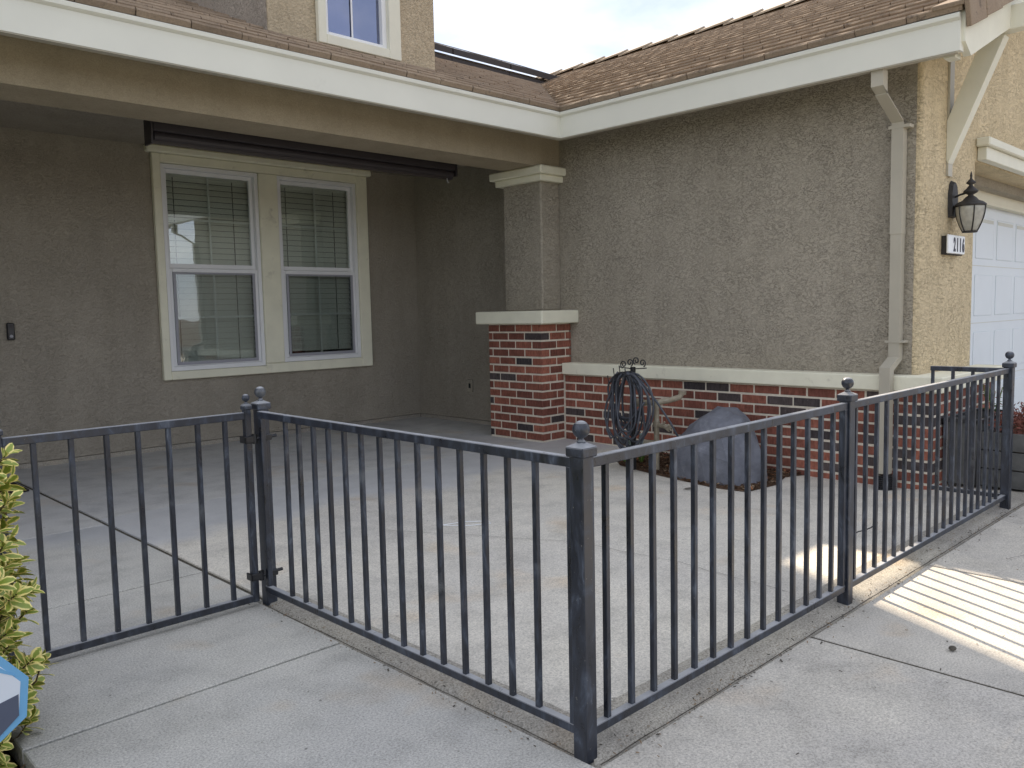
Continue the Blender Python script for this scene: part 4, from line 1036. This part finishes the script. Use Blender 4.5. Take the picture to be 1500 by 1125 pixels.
# small litter on the patio
def wire(name, pts, r, m, label, cat):
    bm = bmesh.new(); add_tube(bm, pts, r, 6); o = world_mesh(name, bm, m); tag(o, label, cat); return o
hk = (2.932, 3.381)
wire('wire_loop', smoothp([(hk[0]-.12, hk[1]+.06, .010), (hk[0]+.02, hk[1]+.05, .010), (hk[0]+.13, hk[1]-.09, .010), (hk[0]+.13, hk[1]-.14, .010), (hk[0]-.07, hk[1]-.08, .010), (hk[0]-.12, hk[1]+.05, .010)], 1), .0022, 'white', 'thin bent white wire lying on the patio behind the fence', 'wire')
wire('cable_end', smoothp([(4.02, 1.75, -.02), (4.03, 1.73, .02), (4.05, 1.70, .045), (4.07, 1.68, .02), (4.10, 1.66, .04), (4.13, 1.64, .07)]), .003, 'black', 'short black wire end sticking up from the patio beyond the middle post', 'wire')
def leaf_flat(name, x, y, s, m, label, rz=0.5):
    bm = bmesh.new(); z = .009+gz(x, y)
    pts_ = [(-1, 0, 0), (-.5, .35, .12), (.2, .42, .2), (1, 0, .1), (.3, -.38, .18), (-.5, -.3, .1)]
    c = math.cos(rz); sn_ = math.sin(rz)
    A = [bm.verts.new((x+s*(a*c-b_*sn_), y+s*(a*sn_+b_*c), z+s*h*.6)) for a, b_, h in pts_]; cc_ = bm.verts.new((x, y, z))
    for i in range(6): bm.faces.new((A[i], A[(i+1) % 6], cc_))
    r = bmesh.ops.extrude_face_region(bm, geom=list(bm.faces)); bmesh.ops.translate(bm, verts=[v for v in r['geom'] if isinstance(v, bmesh.types.BMVert)], vec=(0, 0, .0012))
    bmesh.ops.recalc_face_normals(bm, faces=bm.faces)
    o = world_mesh(name, bm, m); tag(o, label, 'leaf'); return o
leaf_flat('dry_leaf', 4.62, 2.24, .028, 'leafdry', 'small rust red dry leaf on the patio seen between fence pickets')
leaf_flat('dry_leaf', 4.55, 3.02, .04, 'crack', 'narrow dark curled leaf on the patio in front of the fake rock', -.7)
leaf_flat('dry_leaf', 4.25, 2.93, .02, 'crack', 'tiny dark leaf scrap on the patio left of the fake rock', .2)
pb = bmesh.new(); bmesh.ops.create_icosphere(pb, subdivisions=2, radius=.012)
for v in pb.verts: v.co = Vector((v.co.x*1.3+2.90, v.co.y+.90, v.co.z*.6+.010))
tag(world_mesh('pebble', pb, 'crack'), 'small dark pebble on the driveway slab right of the middle fence post', 'pebble')

# ------------------------------------------------------------------ planter beyond the fence
PT = tag(empty('planter_box', (5.9, 1.5, 0)), 'weathered grey wooden planter box with red brown plants beyond the last fence post', 'planter')
px0, px1, py0, py1 = 5.66, 6.50, .95, 1.62
for k in range(3):
    z0 = .01+k*.115
    for (a, b_, c, d) in ((px0, px0+.03, py0, py1), (px1-.03, px1, py0, py1), (px0+.031, px1-.031, py0, py0+.03), (px0+.031, px1-.031, py1-.03, py1)):
        box('board', 'woodgrey', PT, a, b_, c, d, z0, z0+.108, .003)
box('soil', 'mulch', PT, px0+.03, px1-.03, py0+.03, py1-.03, .02, .32)
bm = bmesh.new()
for _ in range(2600):
    x = random.uniform(px0+.02, px1-.02); y = random.uniform(py0+.02, py1-.02); z = .33+random.uniform(0, .17)*(1-.4*random.random())
    s = random.uniform(.008, .02); u = Vector((random.gauss(0, 1), random.gauss(0, 1), random.gauss(0, 1))).normalized()*s; v = u.orthogonal().normalized()*s*.45; c = Vector((x, y, z))
    bm.faces.new([bm.verts.new(q) for q in (c-u, c+v, c+u, c-v)])
fo = world_mesh('foliage', bm, 'redleaf', PT); tag(fo, kind='stuff')
TB = tag(empty('plant_tub', (5.93, 1.72, 0)), 'black plastic tub against the garage brick corner behind the pickets', 'tub')
bm = bmesh.new()
def ftub(bm, x0, x1, y0, y1, z0, z1, tp):
    B = [bm.verts.new((x, y, z0)) for x, y in ((x0+tp, y0+tp), (x1-tp, y0+tp), (x1-tp, y1-tp), (x0+tp, y1-tp))]; T = [bm.verts.new((x, y, z1)) for x, y in ((x0, y0), (x1, y0), (x1, y1), (x0, y1))]
    I = [bm.verts.new((x, y, z1)) for x, y in ((x0+.02, y0+.02), (x1-.02, y0+.02), (x1-.02, y1-.02), (x0+.02, y1-.02))]; D = [bm.verts.new((v.co.x, v.co.y, z1-.05)) for v in I]
    bm.faces.new(B[::-1]); bm.faces.new(D)
    for k in range(4):
        j = (k+1) % 4; bm.faces.new((B[k], B[j], T[j], T[k])); bm.faces.new((T[k], T[j], I[j], I[k])); bm.faces.new((I[k], I[j], D[j], D[k]))
ftub(bm, 5.66, 6.30, 1.64, 1.84, 0, .40, .02); world_mesh('tub', bm, 'woodgrey', TB)
boxes('rim', 'black', TB, [(5.65, 6.31, 1.632, 1.65, .395, .42), (5.65, 6.31, 1.83, 1.848, .395, .42), (5.65, 5.665, 1.65, 1.83, .395, .42), (6.295, 6.31, 1.65, 1.83, .395, .42)], .002)
# little flowers standing in the tub
FL = tag(empty('flower_plant', (6.35, 1.74, .36)), 'small plant with red and white flowers in front of the garage corner', 'plant')
bm = bmesh.new()
for _ in range(16):
    a = random.uniform(0, 6.28); r_ = random.uniform(.02, .10); add_tube(bm, [(6.30, 1.74, .34), (6.30+r_*.5*math.cos(a), 1.74+r_*.4*math.sin(a), .46), (6.30+r_*math.cos(a), 1.74+r_*.7*math.sin(a), .50+random.uniform(0, .1))], .003, 5)
world_mesh('stem', bm, 'green', FL)
def blobs(name, m, n, zr_):
    bm = bmesh.new()
    for _ in range(n):
        c = Vector((6.30+random.uniform(-.1, .1), 1.74+random.uniform(-.07, .07), random.uniform(*zr_)))
        for k in range(5):
            a = k*1.257; d = Vector((math.cos(a), math.sin(a), .3))*.016; e_ = Vector((-math.sin(a), math.cos(a), 0))*.007
            bm.faces.new([bm.verts.new(q) for q in (c, c+d*.6+e_, c+d, c+d*.6-e_)])
    return world_mesh(name, bm, m, FL)
for b_ in (blobs('flower', M['white'], 10, (.50, .60)), blobs('flower', plain('red_petal', (.45, .03, .05), .6), 9, (.46, .60)), blobs('leaf', 'green', 30, (.38, .52))): tag(b_, kind='stuff')

# ------------------------------------------------------------------ variegated shrub
def leaf(bm, uvl, base, d, n, L_, W_):
    """pointed leaf, five stations, folded along the midrib"""
    d = d.normalized(); s = d.cross(n).normalized(); n = s.cross(d)
    st = [(0, .14), (.28, .62), (.6, 1), (.86, .68), (1, .05)]; prev = None
    for t, wv in st:
        c = base + d*L_*t - n*L_*.22*t*t; e = s*W_*wv/2 + n*W_*wv*.09
        e2 = -s*W_*wv/2 + n*W_*wv*.09
        cur = [bm.verts.new(c+e), bm.verts.new(c), bm.verts.new(c+e2)]
        if prev:
            for i in (0, 1):
                f = bm.faces.new((prev[i], prev[i+1], cur[i+1], cur[i])); f.smooth = True
                us = [(0+i*.5, pt), (.5+i*.5, pt), (.5+i*.5, t), (0+i*.5, t)]
                # u: margin 0 / midrib .5 / margin 1, narrowed near the tips so the margin stays yellow
                for lp, uvc in zip(f.loops, us): lp[uvl].uv = uvc
        prev = cur; pt = t
SB = tag(empty('shrub', (.30, 2.62, -.05)), 'yellow and green variegated shrub growing at the left end of the gate', 'shrub')
bm = bmesh.new(); uvl = bm.loops.layers.uv.new('UVMap'); stems = bmesh.new()
rnd = random.Random(11)
SC = Vector((.33, 2.60, .30))
ros = []
tries = 0
while len(ros) < 460 and tries < 9000:
    tries += 1
    th = rnd.uniform(0, 6.28); z = rnd.uniform(-.04, .80)
    rad = .315*(1-.25*max(0, (z-.45)/.4)**2)*rnd.uniform(.55, 1.0)*(1+.12*math.sin(th*3+z*9))
    if z < .15: rad *= .85
    p = Vector((SC.x+rad*math.cos(th), SC.y+rad*math.sin(th)*1.0, z))
    if p.y > 2.99: continue
    if any((p-q).length < .034 for q in ros): continue
    ros.append(p)
for p in ros:
    outw = Vector((p.x-SC.x, p.y-SC.y, 0)); outw = outw.normalized() if outw.length > 1e-3 else Vector((1, 0, 0))
    ax = (outw*.8 + Vector((0, 0, .75)) + Vector((rnd.gauss(0, .25), rnd.gauss(0, .25), rnd.gauss(0, .2)))).normalized()
    u, v = frame_of(ax)
    add_tube(stems, [Vector((SC.x+(p.x-SC.x)*.25, SC.y+(p.y-SC.y)*.25, max(-.05, p.z-.22))), p-ax*.06, p], [.004, .0025, .002], 4, False)
    nL = rnd.randint(7, 11)
    for k in range(nL):
        a = k*2.4+rnd.uniform(-.3, .3); tt = k/nL
        d = (u*math.cos(a) + v*math.sin(a))*(1.05-.65*tt) + ax*(.35+.75*tt)
        leaf(bm, uvl, p - ax*.045*(1-tt), d, ax, rnd.uniform(.038, .064)*(1.1-.4*tt), rnd.uniform(.023, .032)*(1.1-.25*tt))
world_mesh('foliage', bm, 'vleaf', SB); world_mesh('stem', stems, 'stem', SB)
def edgept(): 
    x = random.uniform(-.4, .542); y = random.uniform(1.2, 3.0); return (x, y, -.045+random.uniform(0, .01))
sheet('garden_bed', 'mulch', -1.4, .535, -1.0, 3.0, -.05, .05, .1)
chips('leaf_litter', 'leafdry', 500, edgept, .008, .022, 'dry brown leaf litter on the garden bed under the shrub')
chips('twig_litter', 'chipA', 500, edgept, .006, .02, 'pale dry twigs and chips on the garden bed beside the walkway')
# security sign
az = R(78.0); sx_, sy_ = .385, 2.19
SG = tag(empty('yard_sign', (sx_, sy_, 0), 0), 'octagonal yard sign with blue border in front of the shrub', 'sign')
face = (CAMP-Vector((sx_, sy_, 1.155))).normalized(); sd_ = Vector((-face.y, face.x, 0)).normalized(); sd_ = sd_ if sd_.x > 0 else -sd_
upv = (Vector((0, 0, 1)) - face*0).normalized(); c0 = Vector((sx_, sy_, .282))
def octa(r, off, z0=0):
    return [c0 + face*off + sd_*r*math.cos(R(22.5+45*k-6)) + Vector((0, 0, 1))*r*math.sin(R(22.5+45*k-6)) for k in range(8)]
def plate(name, ring_front, th, m, parent, hole=None):
    bm = bmesh.new(); A = [bm.verts.new(p) for p in ring_front]; B = [bm.verts.new(p - face*th) for p in ring_front]
    bm.faces.new(A); bm.faces.new(B[::-1])
    for i in range(len(A)): j = (i+1) % len(A); bm.faces.new((A[i], B[i], B[j], A[j]))
    bmesh.ops.recalc_face_normals(bm, faces=bm.faces); return world_mesh(name, bm, m, parent)
plate('border', octa(.122, 0), .004, 'bluepaint', SG)
plate('pale_panel', octa(.104, .0012), .001, 'signwhite', SG)
def band(name, pts2, m, off):
    plate(name, [c0+face*off+sd_*a+Vector((0, 0, 1))*b_ for a, b_ in pts2], .0008, m, SG)
band('dark_band', [(-.085, -.055), (.094, .001), (.092, -.050), (.045, -.094), (-.045, -.094)], 'signnavy', .0022)
band('blue_band', [(-.09, .05), (-.045, .094), (.040, .094), (.092, .045), (.06, .062)], 'bluepaint', .0022)
box('stake', 'alu', SG, sx_-.006+.005, sx_+.006+.005, sy_+.012, sy_+.018, -.06, .22)
